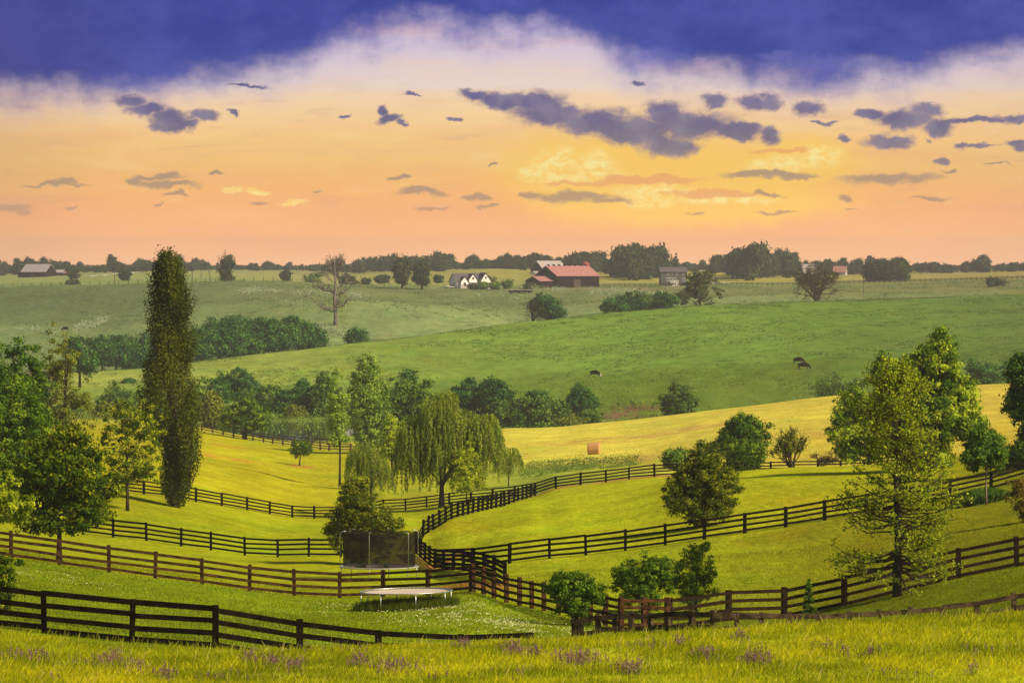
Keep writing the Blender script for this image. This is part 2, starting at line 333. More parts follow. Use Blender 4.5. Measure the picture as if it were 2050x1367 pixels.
# ---------------------------------------------------------------- terrain
# each line: a contour across the land, given as (photo column, photo row, depth unit)
CUR = [
 [(-900, 1385, 37), (2950, 1385, 37)],
 [(-900, 1290, 46), (0, 1299, 46), (250, 1312, 46), (430, 1312, 46), (600, 1303, 46), (757, 1296, 47), (925, 1290, 48), (1075, 1285, 48), (1200, 1275, 48), (1400, 1265, 48), (1570, 1257, 48), (1750, 1246, 48), (1900, 1240, 48), (2050, 1232, 48), (2950, 1195, 48)],
 [(-900, 1185, 51), (0, 1258, 51), (88, 1268, 51), (263, 1287, 51), (431, 1297, 51), (600, 1326, 52), (757, 1342, 52.5), (925, 1352, 53), (1075, 1352, 54), (1200, 1315, 55), (1427, 1312, 54), (1570, 1316, 54), (1750, 1310, 54), (1888, 1299, 54), (2034, 1273, 54), (2500, 1190, 54), (2950, 1140, 54)],
 [(-900, 1130, 63), (0, 1215, 62), (250, 1250, 62), (430, 1268, 62), (600, 1280, 62), (757, 1284, 62), (925, 1282, 63), (1075, 1288, 64), (1200, 1289, 65), (1400, 1293, 62), (1570, 1290, 62), (1750, 1278, 62), (1900, 1252, 62), (2036, 1222, 62), (2500, 1120, 62), (2950, 1060, 62)],
 [(-900, 1010, 95), (-300, 1075, 95), (0, 1113, 95), (118, 1130, 95), (218, 1145, 95), (310, 1158, 95), (404, 1170, 95), (499, 1184, 95), (589, 1194, 95), (680, 1198, 95), (767, 1196, 95), (856, 1192, 94), (943, 1184, 93), (1015, 1205, 90), (1089, 1222, 86), (1165, 1240, 80), (1243, 1258, 76), (1340, 1259, 76), (1459, 1242, 78), (1570, 1236, 79), (1691, 1212, 80), (1792, 1188, 80), (1919, 1157, 80), (2036, 1134, 80), (2300, 1085, 80), (2950, 1000, 80)],
 [(-900, 960, 131), (0, 1044, 131), (84, 1056, 131), (153, 1067, 131), (226, 1076, 131), (293, 1083, 131), (362, 1094, 131), (422, 1102, 131), (490, 1112, 131), (556, 1116, 131), (618, 1114, 131), (700, 1113, 132), (800, 1111, 132), (835, 1111, 131), (872, 1137, 122), (945, 1136, 114), (1020, 1128, 110), (1100, 1118, 110), (1173, 1112, 110), (1252, 1103, 110), (1332, 1092, 110), (1410, 1080, 110), (1491, 1067, 111), (1573, 1055, 112), (1651, 1041, 113), (1734, 1028, 115), (1820, 1014, 117), (1902, 1000, 120), (1984, 981, 122), (2050, 962, 124), (2300, 890, 126), (2950, 800, 126)],
 [(-900, 950, 143), (0, 1010, 145), (293, 1036, 147), (450, 1055, 150), (556, 1070, 155), (640, 1068, 158), (720, 1060, 157), (800, 1050, 150), (850, 1071, 142), (904, 1039, 150), (946, 1026, 156), (1010, 1014, 160), (1072, 1005, 160), (1150, 1010, 150), (1250, 1000, 150), (1400, 955, 158), (1500, 941, 160), (1600, 935, 160), (1700, 932, 160), (1800, 925, 160), (1900, 915, 160), (2050, 890, 160), (2300, 840, 160), (2950, 780, 160)],
 [(-900, 900, 160), (0, 957, 160), (235, 984, 162), (392, 1004, 166), (444, 1013, 170), (495, 1021, 174), (540, 1029, 178), (585, 1036, 182), (629, 1038, 185), (700, 1036, 188), (767, 1024, 190), (812, 1022, 190), (854, 1017, 190), (899, 1010, 190), (986, 1001, 188), (1030, 996, 186), (1072, 991, 183), (1113, 978, 181), (1162, 972, 180), (1213, 966, 180), (1259, 960, 180), (1310, 954, 180), (1400, 950, 182), (1500, 948, 184), (1600, 946, 185), (1700, 944, 186), (1800, 936, 188), (1900, 926, 190), (2050, 905, 192), (2300, 850, 192), (2950, 790, 192)],
 [(-900, 800, 335), (0, 842, 337), (250, 851, 337), (404, 862, 335), (486, 878, 327), (566, 891, 318), (659, 902, 309), (750, 906, 300), (850, 906, 290), (950, 925, 265), (1050, 936, 250), (1113, 932, 248), (1188, 928, 246), (1259, 922, 248), (1350, 908, 250), (1500, 882, 250), (1656, 872, 250), (1850, 855, 250), (2050, 838, 250), (2300, 805, 250), (2950, 760, 250)],
 [(-900, 790, 355), (0, 832, 352), (250, 842, 352), (404, 854, 352), (530, 876, 346), (640, 884, 344), (750, 884, 342), (850, 872, 345), (920, 864, 350), (1020, 857, 355), (1100, 855, 355), (1186, 847, 355), (1258, 841, 355), (1328, 833, 355), (1385, 826, 355), (1458, 817, 355), (1544, 807, 355), (1656, 793, 355), (1800, 782, 355), (1968, 770, 355), (2050, 766, 355), (2300, 745, 355), (2950, 710, 355)],
 [(-900, 775, 400), (0, 815, 400), (300, 828, 400), (530, 839, 400), (640, 840, 400), (750, 842, 398), (850, 852, 392), (930, 860, 387), (1020, 866, 385), (1200, 862, 385), (1500, 842, 385), (1800, 815, 385), (2050, 797, 385), (2300, 775, 385), (2950, 740, 385)],
 [(-900, 760, 440), (0, 788, 440), (184, 775, 445), (290, 770, 450), (400, 770, 450), (512, 772, 455), (640, 772, 455), (805, 766, 455), (1027, 755, 455), (1197, 745, 452), (1400, 733, 450), (1600, 722, 450), (1835, 708, 450), (2050, 697, 450), (2300, 680, 450), (2950, 650, 450)],
 [(-900, 770, 470), (-300, 765, 475), (0, 757, 485), (184, 743, 500), (290, 738, 510), (393, 724, 520), (512, 710, 530), (600, 701, 540), (700, 688, 550), (805, 678, 560), (907, 664, 575), (1027, 648, 590), (1129, 637, 600), (1197, 630, 610), (1300, 621, 620), (1445, 610, 630), (1589, 605, 640), (1700, 601, 640), (1835, 597, 650), (2050, 590, 660), (2400, 578, 670), (2950, 565, 670)],
 [(-900, 790, 560), (0, 765, 570), (184, 755, 585), (500, 722, 620), (700, 699, 640), (805, 688, 650), (1027, 660, 680), (1300, 632, 700), (1600, 613, 712), (1835, 605, 722), (2050, 598, 730), (2950, 580, 735)],
 [(-900, 670, 740), (0, 650, 740), (184, 655, 740), (300, 640, 740), (450, 628, 740), (600, 608, 740), (700, 602, 740), (820, 606, 740), (900, 616, 740), (980, 630, 742), (1035, 641, 745), (1129, 625, 745), (1300, 608, 745), (1600, 595, 750), (1835, 590, 755), (2050, 582, 760), (2950, 570, 760)],
 [(-900, 650, 775), (0, 626, 775), (184, 628, 775), (300, 620, 775), (450, 611, 775), (600, 601, 775), (700, 604, 775), (820, 608, 775), (900, 612, 775), (980, 619, 775), (1035, 622, 775), (1129, 613, 775), (1300, 601, 775), (1600, 589, 780), (1835, 585, 785), (2050, 577, 785), (2950, 563, 785)],
 [(-900, 590, 900), (0, 574, 900), (98, 572, 900), (293, 567, 900), (500, 562, 900), (600, 565, 900), (700, 570, 900), (850, 572, 900), (972, 573, 900), (1100, 572, 900), (1300, 573, 900), (1440, 571, 900), (1589, 571, 900), (1687, 568, 900), (1797, 566, 900), (1976, 560, 900), (2050, 557, 900), (2400, 548, 900), (2950, 540, 900)],
 [(-900, 575, 1000), (0, 566, 1000), (250, 560, 1000), (420, 556, 1000), (600, 566, 980), (700, 572, 980), (800, 566, 1000), (900, 563, 1000), (1100, 562, 1000), (1400, 566, 1000), (1600, 564, 1000), (1800, 561, 1000), (2050, 552, 1000), (2950, 538, 1000)],
 [(-900, 560, 1200), (0, 554, 1200), (250, 547, 1200), (420, 545, 1200), (520, 548, 1200), (650, 554, 1200), (800, 546, 1200), (1000, 539, 1200), (1200, 544, 1200), (1400, 546, 1200), (1700, 551, 1200), (1900, 548, 1200), (2050, 545, 1200), (2950, 536, 1200)],
 [(-900, 545, 1500), (0, 546, 1500), (250, 541, 1500), (420, 540, 1500), (650, 542, 1500), (800, 538, 1500), (1000, 536, 1500), (1200, 538, 1500), (1400, 540, 1500), (1700, 543, 1500), (2050, 540, 1500), (2950, 534, 1500)],
 [(-900, 534, 2600), (2950, 534, 2600)],
]
def pchip(x, y, xq):
    x = np.asarray(x, float); y = np.asarray(y, float)
    h = np.diff(x); dl = np.diff(y) / h
    m = np.zeros_like(y)
    if len(x) > 2:
        w1 = 2 * h[1:] + h[:-1]; w2 = h[1:] + 2 * h[:-1]
        ok = dl[:-1] * dl[1:] > 0
        with np.errstate(divide='ignore', invalid='ignore'):
            mm = (w1 + w2) / (w1 / dl[:-1] + w2 / dl[1:])
        m[1:-1] = np.where(ok, mm, 0)
    m[0] = dl[0]; m[-1] = dl[-1]
    i = np.clip(np.searchsorted(x, xq) - 1, 0, len(x) - 2)
    t = np.clip((xq - x[i]) / h[i], 0, 1)
    return (y[i] * (1 + 2 * t) * (1 - t) ** 2 + m[i] * h[i] * t * (1 - t) ** 2 + y[i + 1] * t * t * (3 - 2 * t) + m[i + 1] * h[i] * t * t * (t - 1))
TN = 521
TT = np.linspace(-0.26, 0.26, TN)          # bearing tangents; the frame spans about +-0.142
YR = np.concatenate([np.arange(37, 60, .25), np.arange(60, 130, .5), np.arange(130, 460, 1.0), np.arange(460, 690, 1.0),
                     np.arange(690, 1000, 2.5), np.arange(1000, 1600, 10), np.arange(1600, 2601, 50)]) * K
CT, CS, CY = [], [], []
for c in CUR:
    P = [unproj(px, r, D) for px, r, D in c]
    t = [p[0] / p[1] for p in P]; s = [p[2] / p[1] for p in P]; yy = [p[1] for p in P]
    CS.append(pchip(t, s, TT)); CY.append(pchip(t, yy, TT))
CS = np.array(CS); CY = np.array(CY)
S = np.zeros((TN, len(YR)))
for i in range(TN):
    S[i] = pchip(CY[:, i], CS[:, i], YR)
# smooth lightly across columns
for _ in range(2):
    S[1:-1] = 0.25 * S[:-2] + 0.5 * S[1:-1] + 0.25 * S[2:]
# ---- value noise on the plane
_rg = np.random.default_rng(5)
_tab = _rg.random((256, 256))
def vnoise(x, y):
    xi = np.floor(x).astype(int); yi = np.floor(y).astype(int); fx = x - xi; fy = y - yi
    fx = fx * fx * (3 - 2 * fx); fy = fy * fy * (3 - 2 * fy)
    g = lambda a, b: _tab[a & 255, b & 255]
    return (g(xi, yi) * (1 - fx) + g(xi + 1, yi) * fx) * (1 - fy) + (g(xi, yi + 1) * (1 - fx) + g(xi + 1, yi + 1) * fx) * fy
def fbm(x, y, o=4):
    r = 0; a = 1; n = 0
    for k in range(o):
        r = r + a * vnoise(x * 2 ** k + 17.3 * k, y * 2 ** k + 9.1 * k); n += a; a *= 0.5
    return r / n
GX = TT[:, None] * YR[None, :]; GY = np.broadcast_to(YR[None, :], GX.shape)
def rough_of(Y):      # metres of natural unevenness by zone
    return np.interp(Y, [74, 100, 190, 260, 500, 720, 800, 900, 1300, 1500, 1800, 3000], [.08, .10, .12, .12, .18, .2, .35, .45, .5, .6, .7, 1.0])
S = S + (fbm(GX / 9.0, GY / 22.0) - 0.5) * rough_of(GY) * 1.3 / GY + (fbm(GX / 2.2 + 40, GY / 5.0 + 3, 3) - 0.5) * rough_of(GY) * 0.35 / GY
# the pond bed
PC = unproj(590, 860, 373); PRX, PRY = 18.0, 50.0
WZ = unproj(590, 840, 400)[2] - 0.25
r2 = ((GX - PC[0]) / PRX) ** 2 + ((GY - PC[1]) / PRY) ** 2
S = np.where(r2 < 1.3, np.minimum(S, (WZ - 1.2 * (1 - r2) + 0.15) / GY), S)
def gz(X, Y):
    X = np.asarray(X, float); Y = np.asarray(Y, float)
    Yc = np.clip(Y, YR[0], YR[-1] - 1e-3)
    t = np.clip(X / Yc, TT[0], TT[-1] - 1e-9)
    fi = (t - TT[0]) / (TT[1] - TT[0]); i = np.minimum(fi.astype(int), TN - 2); fi = fi - i
    j = np.clip(np.searchsorted(YR, Yc, side='right') - 1, 0, len(YR) - 2); fj = (Yc - YR[j]) / (YR[j + 1] - YR[j])
    s = (S[i, j] * (1 - fi) + S[i + 1, j] * fi) * (1 - fj) + (S[i, j + 1] * (1 - fi) + S[i + 1, j + 1] * fi) * fj
    z = s * Yc
    near = np.maximum(YR[0] - Y, 0)
    return z + np.minimum(near, 66) * 0.085
def hit(px, row, Dmin=37.0, Dmax=2500):
    """first ground point seen along a photo pixel: world point and depth unit"""
    a = unproj(px, row, 1.0); t = a[0] / a[1]; s = a[2] / a[1]
    Y = YR[(YR >= Dmin * K) & (YR <= Dmax * K)]
    gs = gz(t * Y, Y) / Y
    idx = np.nonzero(gs >= s)[0]
    if len(idx) == 0: j = int(np.argmax(gs)); yy = Y[j]
    else:
        j = idx[0]
        if j > 0:
            f = (s - gs[j - 1]) / (gs[j] - gs[j - 1]); yy = Y[j - 1] + f * (Y[j] - Y[j - 1])
        else: yy = Y[j]
    return (t * yy, yy, float(gz(t * yy, yy)))
def base_at(px, D=None, row=None, Dmin=37.0):
    if D is None: return hit(px, row, Dmin)
    a = unproj(px, row if row is not None else 900, D)
    return (a[0], a[1], float(gz(a[0], a[1])))
# ---- albedo of the land between the contours (linear), as (column, colour)
MEAD = (.35, .34, .012)
def C_(*a): return a
SEG = {
 -1: [(0, (.42, .38, .014)), (800, (.39, .385, .014)), (2050, (.37, .375, .014))],
 0: [(0, (.43, .37, .014)), (800, (.39, .385, .014)), (2050, (.37, .38, .014))],
 1: [(0, (.22, .27, .010)), (2050, (.22, .27, .010))],
 2: [(0, (.19, .25, .009)), (600, (.21, .28, .01)), (1100, (.22, .29, .012)), (1600, (.13, .17, .008)), (2050, (.17, .2, .008))],
 3: [(0, (.20, .26, .009)), (600, (.23, .3, .01)), (1000, (.24, .3, .012)), (1600, (.15, .18, .009)), (2050, (.17, .19, .008))],
 4: [(0, (.30, .30, .01)), (500, (.33, .33, .01)), (900, (.36, .36, .012)), (1300, (.31, .33, .012)), (1700, (.26, .24, .010)), (2050, (.22, .21, .008))],
 5: [(0, (.28, .28, .01)), (500, (.32, .34, .01)), (840, (.38, .38, .012)), (1200, (.44, .43, .014)), (1700, (.39, .37, .012)), (2050, (.25, .24, .01))],
 6: [(0, (.30, .28, .01)), (500, (.34, .34, .01)), (840, (.36, .36, .012)), (1200, (.43, .42, .014)), (1700, (.39, .38, .012)), (2050, (.28, .27, .01))],
 7: [(0, (.36, .29, .012)), (400, (.42, .37, .012)), (700, (.40, .36, .012)), (950, (.40, .40, .04)), (1050, (.30, .34, .05)), (1250, (.42, .40, .05)), (1400, (.62, .50, .07)), (2050, (.60, .43, .06))],
 8: [(0, (.30, .30, .03)), (400, (.40, .34, .03)), (850, (.4, .36, .05)), (950, (.6, .5, .07)), (1200, (.68, .55, .085)), (2050, (.62, .45, .07))],
 9: [(0, (.16, .2, .04)), (500, (.13, .16, .03)), (900, (.16, .22, .04)), (1050, (.15, .19, .035)), (2050, (.14, .19, .03))],
 10: [(0, (.22, .27, .05)), (400, (.21, .28, .05)), (900, (.15, .22, .035)), (1300, (.14, .20, .02)), (2050, (.11, .165, .03))],
 11: [(0, (.34, .36, .08)), (400, (.30, .35, .07)), (800, (.22, .30, .05)), (1300, (.18, .28, .04)), (2050, (.12, .18, .035))],
 12: [(0, (.2, .26, .09)), (2050, (.2, .25, .08))],
 13: [(0, (.20, .28, .11)), (500, (.25, .33, .13)), (1000, (.26, .34, .14)), (1500, (.26, .33, .14)), (2050, (.22, .25, .09))],
 14: [(0, (.15, .21, .08)), (250, (.16, .22, .085)), (500, (.23, .31, .12)), (900, (.26, .33, .13)), (1500, (.26, .33, .13)), (2050, (.23, .25, .09))],  # left end darkened: the slope's shading is painted into the ground colour
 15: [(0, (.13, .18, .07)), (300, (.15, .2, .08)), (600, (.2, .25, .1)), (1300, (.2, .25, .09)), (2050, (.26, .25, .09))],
 16: [(0, (.26, .34, .12)), (600, (.3, .38, .12)), (900, (.36, .36, .12)), (1200, (.34, .36, .09)), (1500, (.3, .38, .10)), (2050, (.34, .30, .09))],
 17: [(0, (.3, .36, .13)), (400, (.36, .38, .13)), (800, (.4, .38, .12)), (1200, (.42, .38, .09)), (1500, (.45, .40, .07)), (2050, (.38, .32, .1))],
 18: [(0, (.3, .34, .14)), (1000, (.38, .36, .12)), (2050, (.38, .33, .12))],
 19: [(0, (.2, .24, .14)), (2050, (.2, .24, .12))],
}
pxs = 1025 + TT * F
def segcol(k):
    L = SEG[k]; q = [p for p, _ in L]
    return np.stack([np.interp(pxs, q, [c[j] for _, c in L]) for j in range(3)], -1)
NC = len(CUR)
colr = np.zeros((TN, len(YR), 3)); wsum = np.zeros((TN, len(YR), 1))
soft = np.interp(YR, [74, 110, 300, 700, 2000, 5000], [.5, .5, 1.5, 3, 15, 60])
edge_n = (fbm(GX / 5.0, GY / 9.0) - 0.5)
def sig(a): return 1 / (1 + np.exp(-np.clip(a, -30, 30)))
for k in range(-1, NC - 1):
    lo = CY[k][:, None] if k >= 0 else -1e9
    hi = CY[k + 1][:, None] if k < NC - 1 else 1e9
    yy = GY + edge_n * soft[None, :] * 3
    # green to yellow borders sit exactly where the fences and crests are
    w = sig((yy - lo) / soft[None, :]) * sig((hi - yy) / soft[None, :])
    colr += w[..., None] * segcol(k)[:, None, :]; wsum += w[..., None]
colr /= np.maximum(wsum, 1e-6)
near_w = sig((CY[9][:, None] - GY) / 6.0)[..., None]
colr *= near_w * np.array([.78, .86, .74]) + (1 - near_w) * np.array([.76, .82, .74])
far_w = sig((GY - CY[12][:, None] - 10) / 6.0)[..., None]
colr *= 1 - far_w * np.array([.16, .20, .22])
# bare soil: the worn bank below the hill and dry scars
def soil(px, row, rx, ry, col, amt, Dmin=37.0):
    h = hit(px, row, Dmin)
    e = ((GX - h[0]) / rx) ** 2 + ((GY - h[1]) / ry) ** 2
    col = [c_ * .75 for c_ in col]
    w = (np.clip(1.3 - e, 0, 1) * np.clip((fbm(GX / 2.5 + 7, GY / 7.0) - 0.34) * 5, 0, 1) * amt)[..., None]
    colr[:] = colr * (1 - w) + np.array(col) * w
soil(1215, 828, 12, 14, (.22, .13, .07), .9, 390)
soil(1262, 822, 10, 14, (.22, .13, .07), .7, 390)
soil(1290, 972, 16, 6, (.52, .26, .07), .8, 181)
soil(1320, 960, 14, 6, (.5, .28, .08), .6, 181)
soil(460, 920, 5, 12, (.6, .25, .04), .7, 160)
soil(455, 893, 4, 10, (.6, .25, .04), .6, 160)
soil(860, 1130, 3, 10, (.48, .2, .05), .9)
soil(925, 1172, 3, 7, (.5, .2, .05), .9)
soil(900, 1178, 3, 5, (.5, .2, .05), .7)
soil(1240, 925, 8, 10, (.55, .3, .1), .6, 200)
soil(1300, 872, 22, 16, (.58, .33, .10), .6, 200)
soil(1480, 880, 30, 16, (.58, .34, .10), .5, 200)
soil(1240, 577, 55, 22, (.34, .24, .16), .6, 850)
soil(1400, 577, 55, 20, (.34, .24, .16), .6, 850)
soil(600, 933, 2.5, 5, (.5, .2, .05), .9, 200)
ii = np.arange(TN * len(YR)).reshape(TN, len(YR))
V = np.stack([GX, GY, S * GY], -1)
# land nearer than the first contour, sheltering the viewpoint's own slope
Yn = np.array([-60., -20., 6., 20., 40., 55., 65.])
Vn = np.stack([np.broadcast_to((TT * YR[0])[:, None], (TN, len(Yn))) * 1.0, np.broadcast_to(Yn[None, :], (TN, len(Yn))), np.zeros((TN, len(Yn)))], -1).copy()
Vn[..., 2] = gz(Vn[..., 0], Vn[..., 1])
V = np.concatenate([Vn, V], 1); colr = np.concatenate([np.broadcast_to(colr[:, :1], (TN, len(Yn), 3)), colr], 1)
NYY = V.shape[1]
ii = np.arange(TN * NYY).reshape(TN, NYY)
Fq = np.stack([ii[:-1, :-1], ii[1:, :-1], ii[1:, 1:], ii[:-1, 1:]], -1).reshape(-1, 4)
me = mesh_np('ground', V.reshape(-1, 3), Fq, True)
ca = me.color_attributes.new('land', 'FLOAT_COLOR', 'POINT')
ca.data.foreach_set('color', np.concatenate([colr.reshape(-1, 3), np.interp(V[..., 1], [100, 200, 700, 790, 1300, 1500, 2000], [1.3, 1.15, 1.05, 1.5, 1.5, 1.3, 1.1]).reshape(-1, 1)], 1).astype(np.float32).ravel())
def ground_mat():
    m_, N, out = new_mat('grassland')
    an = N.new('ShaderNodeAttribute', attribute_name='land'); a = an.outputs['Color']; tex = an.outputs['Alpha']
    pos = N.new('ShaderNodeTexCoord').outputs['Object']
    flat = N.vm('MULTIPLY', pos, (1, .42, 0))
    n_big = N.noise(flat, 0.035, 4, 0.6)
    n_mid = N.noise(flat, 0.22, 5, 0.62)
    n_fine = N.noise(flat, 1.3, 6, 0.7)
    n_gr = N.noise(N.vm('MULTIPLY', pos, (1, .6, 0)), 7.0, 3, 0.7)
    v = N.m('ADD', N.lmap(n_big, .3, .7, .84, 1.16), N.m('MULTIPLY', tex, N.lmap(n_mid, .3, .7, -.17, .17)))
    v = N.m('ADD', v, N.m('MULTIPLY', tex, N.lmap(n_fine, .3, .7, -.20, .20)))
    v = N.m('ADD', v, N.lmap(n_gr, .3, .7, -.16, .16))
    # mown swaths following the slope in the hayfield, fainter on the lawns
    sp_ = N.new('ShaderNodeSeparateXYZ'); N.l.new(pos, sp_.inputs[0])
    wob = N.noise(N.vm('MULTIPLY', pos, (.03, .03, 0)), 1.0, 3, .5)
    ph = N.m('ADD', N.m('ADD', N.m('MULTIPLY', sp_.outputs[1], .62), N.m('MULTIPLY', sp_.outputs[0], -.22)), N.m('MULTIPLY', wob, 26.0))
    sw = N.m('MULTIPLY', N.m('SINE', ph), N.lmap(n_mid, .35, .65, .3, 1.0))
    amp = N.m('MULTIPLY', N.m('MULTIPLY', N.sstep(sp_.outputs[1], 470, 520), N.sstep(sp_.outputs[1], 725, 700)), .085)
    amp = N.m('ADD', amp, N.m('MULTIPLY', N.m('MULTIPLY', N.sstep(sp_.outputs[1], 200, 230), N.sstep(sp_.outputs[1], 470, 420)), .035))
    v = N.m('ADD', v, N.m('MULTIPLY', sw, amp))
    c = N.mix(1.0, a, v, 'MULTIPLY')
    # patches of greener and of drier sward
    green = N.mix(1.0, c, (.68, .96, .8), 'MULTIPLY')
    dry = N.mix(1.0, c, (1.16, .92, 1.0), 'MULTIPLY')
    n2 = N.noise(N.vm('MULTIPLY', pos, (.8, .3, 0)), 0.10, 5, 0.65)
    c = N.mix(N.m('MULTIPLY', N.sstep(n2, .52, .68), .55), c, green)
    c = N.mix(N.m('MULTIPLY', N.sstep(n2, .44, .3), .6), c, dry)
    hsum = N.m('ADD', N.m('MULTIPLY', n_mid, 1.0), N.m('MULTIPLY', n_fine, .5))
    hsum = N.m('ADD', hsum, N.m('MULTIPLY', n_gr, .15))
    principled(N, out, c, 1.0, hsum, 0.45, 0.0)
    return m_
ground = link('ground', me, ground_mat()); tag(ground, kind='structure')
# the pond
pm, N, out = new_mat('pond_water')
tcp = N.new('ShaderNodeTexCoord').outputs['Object']
principled(N, out, (.03, .035, .012), .07, N.noise(N.vm('MULTIPLY', tcp, (1, .35, 1)), 1.2, 2), 0.006, 0.6)
mb = MB(); ring = [(PC[0] + PRX * 1.08 * math.cos(t), PC[1] + PRY * 1.08 * math.sin(t), WZ) for t in np.linspace(0, 2 * math.pi, 49)[:-1]]
mb.v = ring; mb.f = [tuple(range(48))]
tag(mb.build('pond_water', pm), kind='structure')
# ---------------------------------------------------------------- foliage materials (linear albedo)
L = lambda *a: tuple(a)
LM = {
 'maple': leaf_mat('maple_leaves', (.030, .062, .006), (.11, .17, .009), (.42, .43, .015), .35),
 'deep': leaf_mat('deep_green_leaves', (0.024, 0.061, 0.011), (0.067, 0.146, 0.015), (0.195, 0.305, 0.024), .35),
 'fresh': leaf_mat('fresh_green_leaves', (0.055, 0.116, 0.012), (0.171, 0.281, 0.017), (0.464, 0.549, 0.037), .4),
 'olive': leaf_mat('olive_leaves', (0.073, 0.104, 0.015), (0.195, 0.244, 0.024), (0.390, 0.415, 0.049), .35),
 'poplar': leaf_mat('poplar_leaves', (0.025, 0.037, 0.007), (0.062, 0.091, 0.012), (0.166, 0.182, 0.020), .3),
 'willow': leaf_mat('willow_leaves', (.09, .14, .02), (.24, .32, .04), (.45, .50, .07), .4),
 'oak': leaf_mat('oak_leaves', (0.098, 0.146, 0.010), (0.268, 0.342, 0.016), (0.512, 0.549, 0.024), .4),
 'thicket': leaf_mat('thicket_leaves', (.018, .055, .012), (.04, .125, .024), (.13, .29, .05), .3),
 'hedge': leaf_mat('hedge_leaves', (0.043, 0.091, 0.015), (0.110, 0.207, 0.027), (0.293, 0.415, 0.055), .35),
 'lawnbush': leaf_mat('bush_leaves', (0.034, 0.061, 0.007), (0.098, 0.140, 0.011), (0.317, 0.317, 0.017), .35),
 'far': leaf_mat('distant_leaves', (.018, .032, .014), (.038, .062, .022), (.09, .12, .035), .25),
 'pale': leaf_mat('pale_shrub_leaves', (.2, .28, .14), (.34, .42, .24), (.5, .55, .38), .35),
 'rust': leaf_mat('reddish_leaves', (0.110, 0.085, 0.018), (0.207, 0.159, 0.024), (0.342, 0.244, 0.037), .35),
}
BARK = simple('tree_bark', (.05, .036, .022), (.022, .016, .011), 6, .95, (1, 1, .25), .03)
BARKG = simple('pale_grey_bark', (.20, .15, .13), (.09, .07, .065), 5, .95, (1, 1, .25), .03)
def fsph(rng, n):
    v = rng.normal(size=(n, 3)); return v / np.linalg.norm(v, axis=1, keepdims=True)
def leafquads(rng, P, size, up=.6, aspect=.55, dirs=None, ndir=None):
    n = len(P)
    nrm = rng.normal(size=(n, 3)) * (.55 if ndir is not None else 1)
    if ndir is not None: nrm += ndir
    nrm[:, 2] += up; nrm /= np.linalg.norm(nrm, axis=1, keepdims=True)
    if dirs is None:
        t = np.cross(nrm, rng.normal(size=(n, 3)))
    else:
        t = dirs + rng.normal(size=(n, 3)) * .25
    t /= np.linalg.norm(t, axis=1, keepdims=True) + 1e-9
    b = np.cross(nrm, t); b /= np.linalg.norm(b, axis=1, keepdims=True) + 1e-9
    s = (size * rng.uniform(.6, 1.35, n))[:, None]
    V = np.stack([P - t * s * .5, P + b * s * .5 * aspect, P + t * s * .5, P - b * s * .5 * aspect], 1).reshape(-1, 3)
    return V
def leaf_mesh(name, V, tint):
    n = len(V) // 4
    me_ = mesh_np(name, V, np.arange(n * 4).reshape(n, 4), False, np.repeat(np.clip(tint, 0, 1), 4))
    return me_
def limbs(mb, rng, H0, top, r0, targets, bend=.35, rb=.3, n=5, lean=(0, 0), wob=.04):
    """trunk from the ground to 'top' and a curved limb from the trunk to each target"""
    tp = []
    m_ = 7
    ph = rng.uniform(0, 6)
    for k in range(m_):
        f = k / (m_ - 1)
        tp.append(Vector((lean[0] * f + math.sin(f * 4 + ph) * wob * top * f * .4, lean[1] * f + math.cos(f * 5 + ph) * wob * top * f * .4, -0.15 + (top + .15) * f)))
    mb.tube(tp, [r0 * (1.25 if k == 0 else 1) * (1 - .75 * k / (m_ - 1)) for k in range(m_)], 8)
    def tr(h):
        f = min(max((h + .15) / (top + .15), 0), .999) * (m_ - 1); i = int(f)
        return tp[i].lerp(tp[i + 1], f - i)
    for t in targets:
        t = Vector(t)
        d = math.hypot(t.x - tr(t.z).x, t.y - tr(t.z).y)
        h = min(max(H0 * rng.uniform(.9, 1.15), t.z - d * rng.uniform(.5, 1.3) - .1 * top), top * .97)
        a = tr(h)
        mid = a.lerp(t, .5) + Vector((rng.normal() * .06 * d, rng.normal() * .06 * d, -bend * d * .25 + rng.normal() * .05 * d))
        rr = max(r0 * rb * (1 - .6 * h / max(top, .1)) * rng.uniform(.7, 1.2), .012)
        q = []
        for k in range(5):
            f = k / 4
            q.append(a * (1 - f) ** 2 + mid * 2 * f * (1 - f) + t * f * f)
        mb.tube(q, [rr * (1 - .85 * k / 4) for k in range(5)], n)
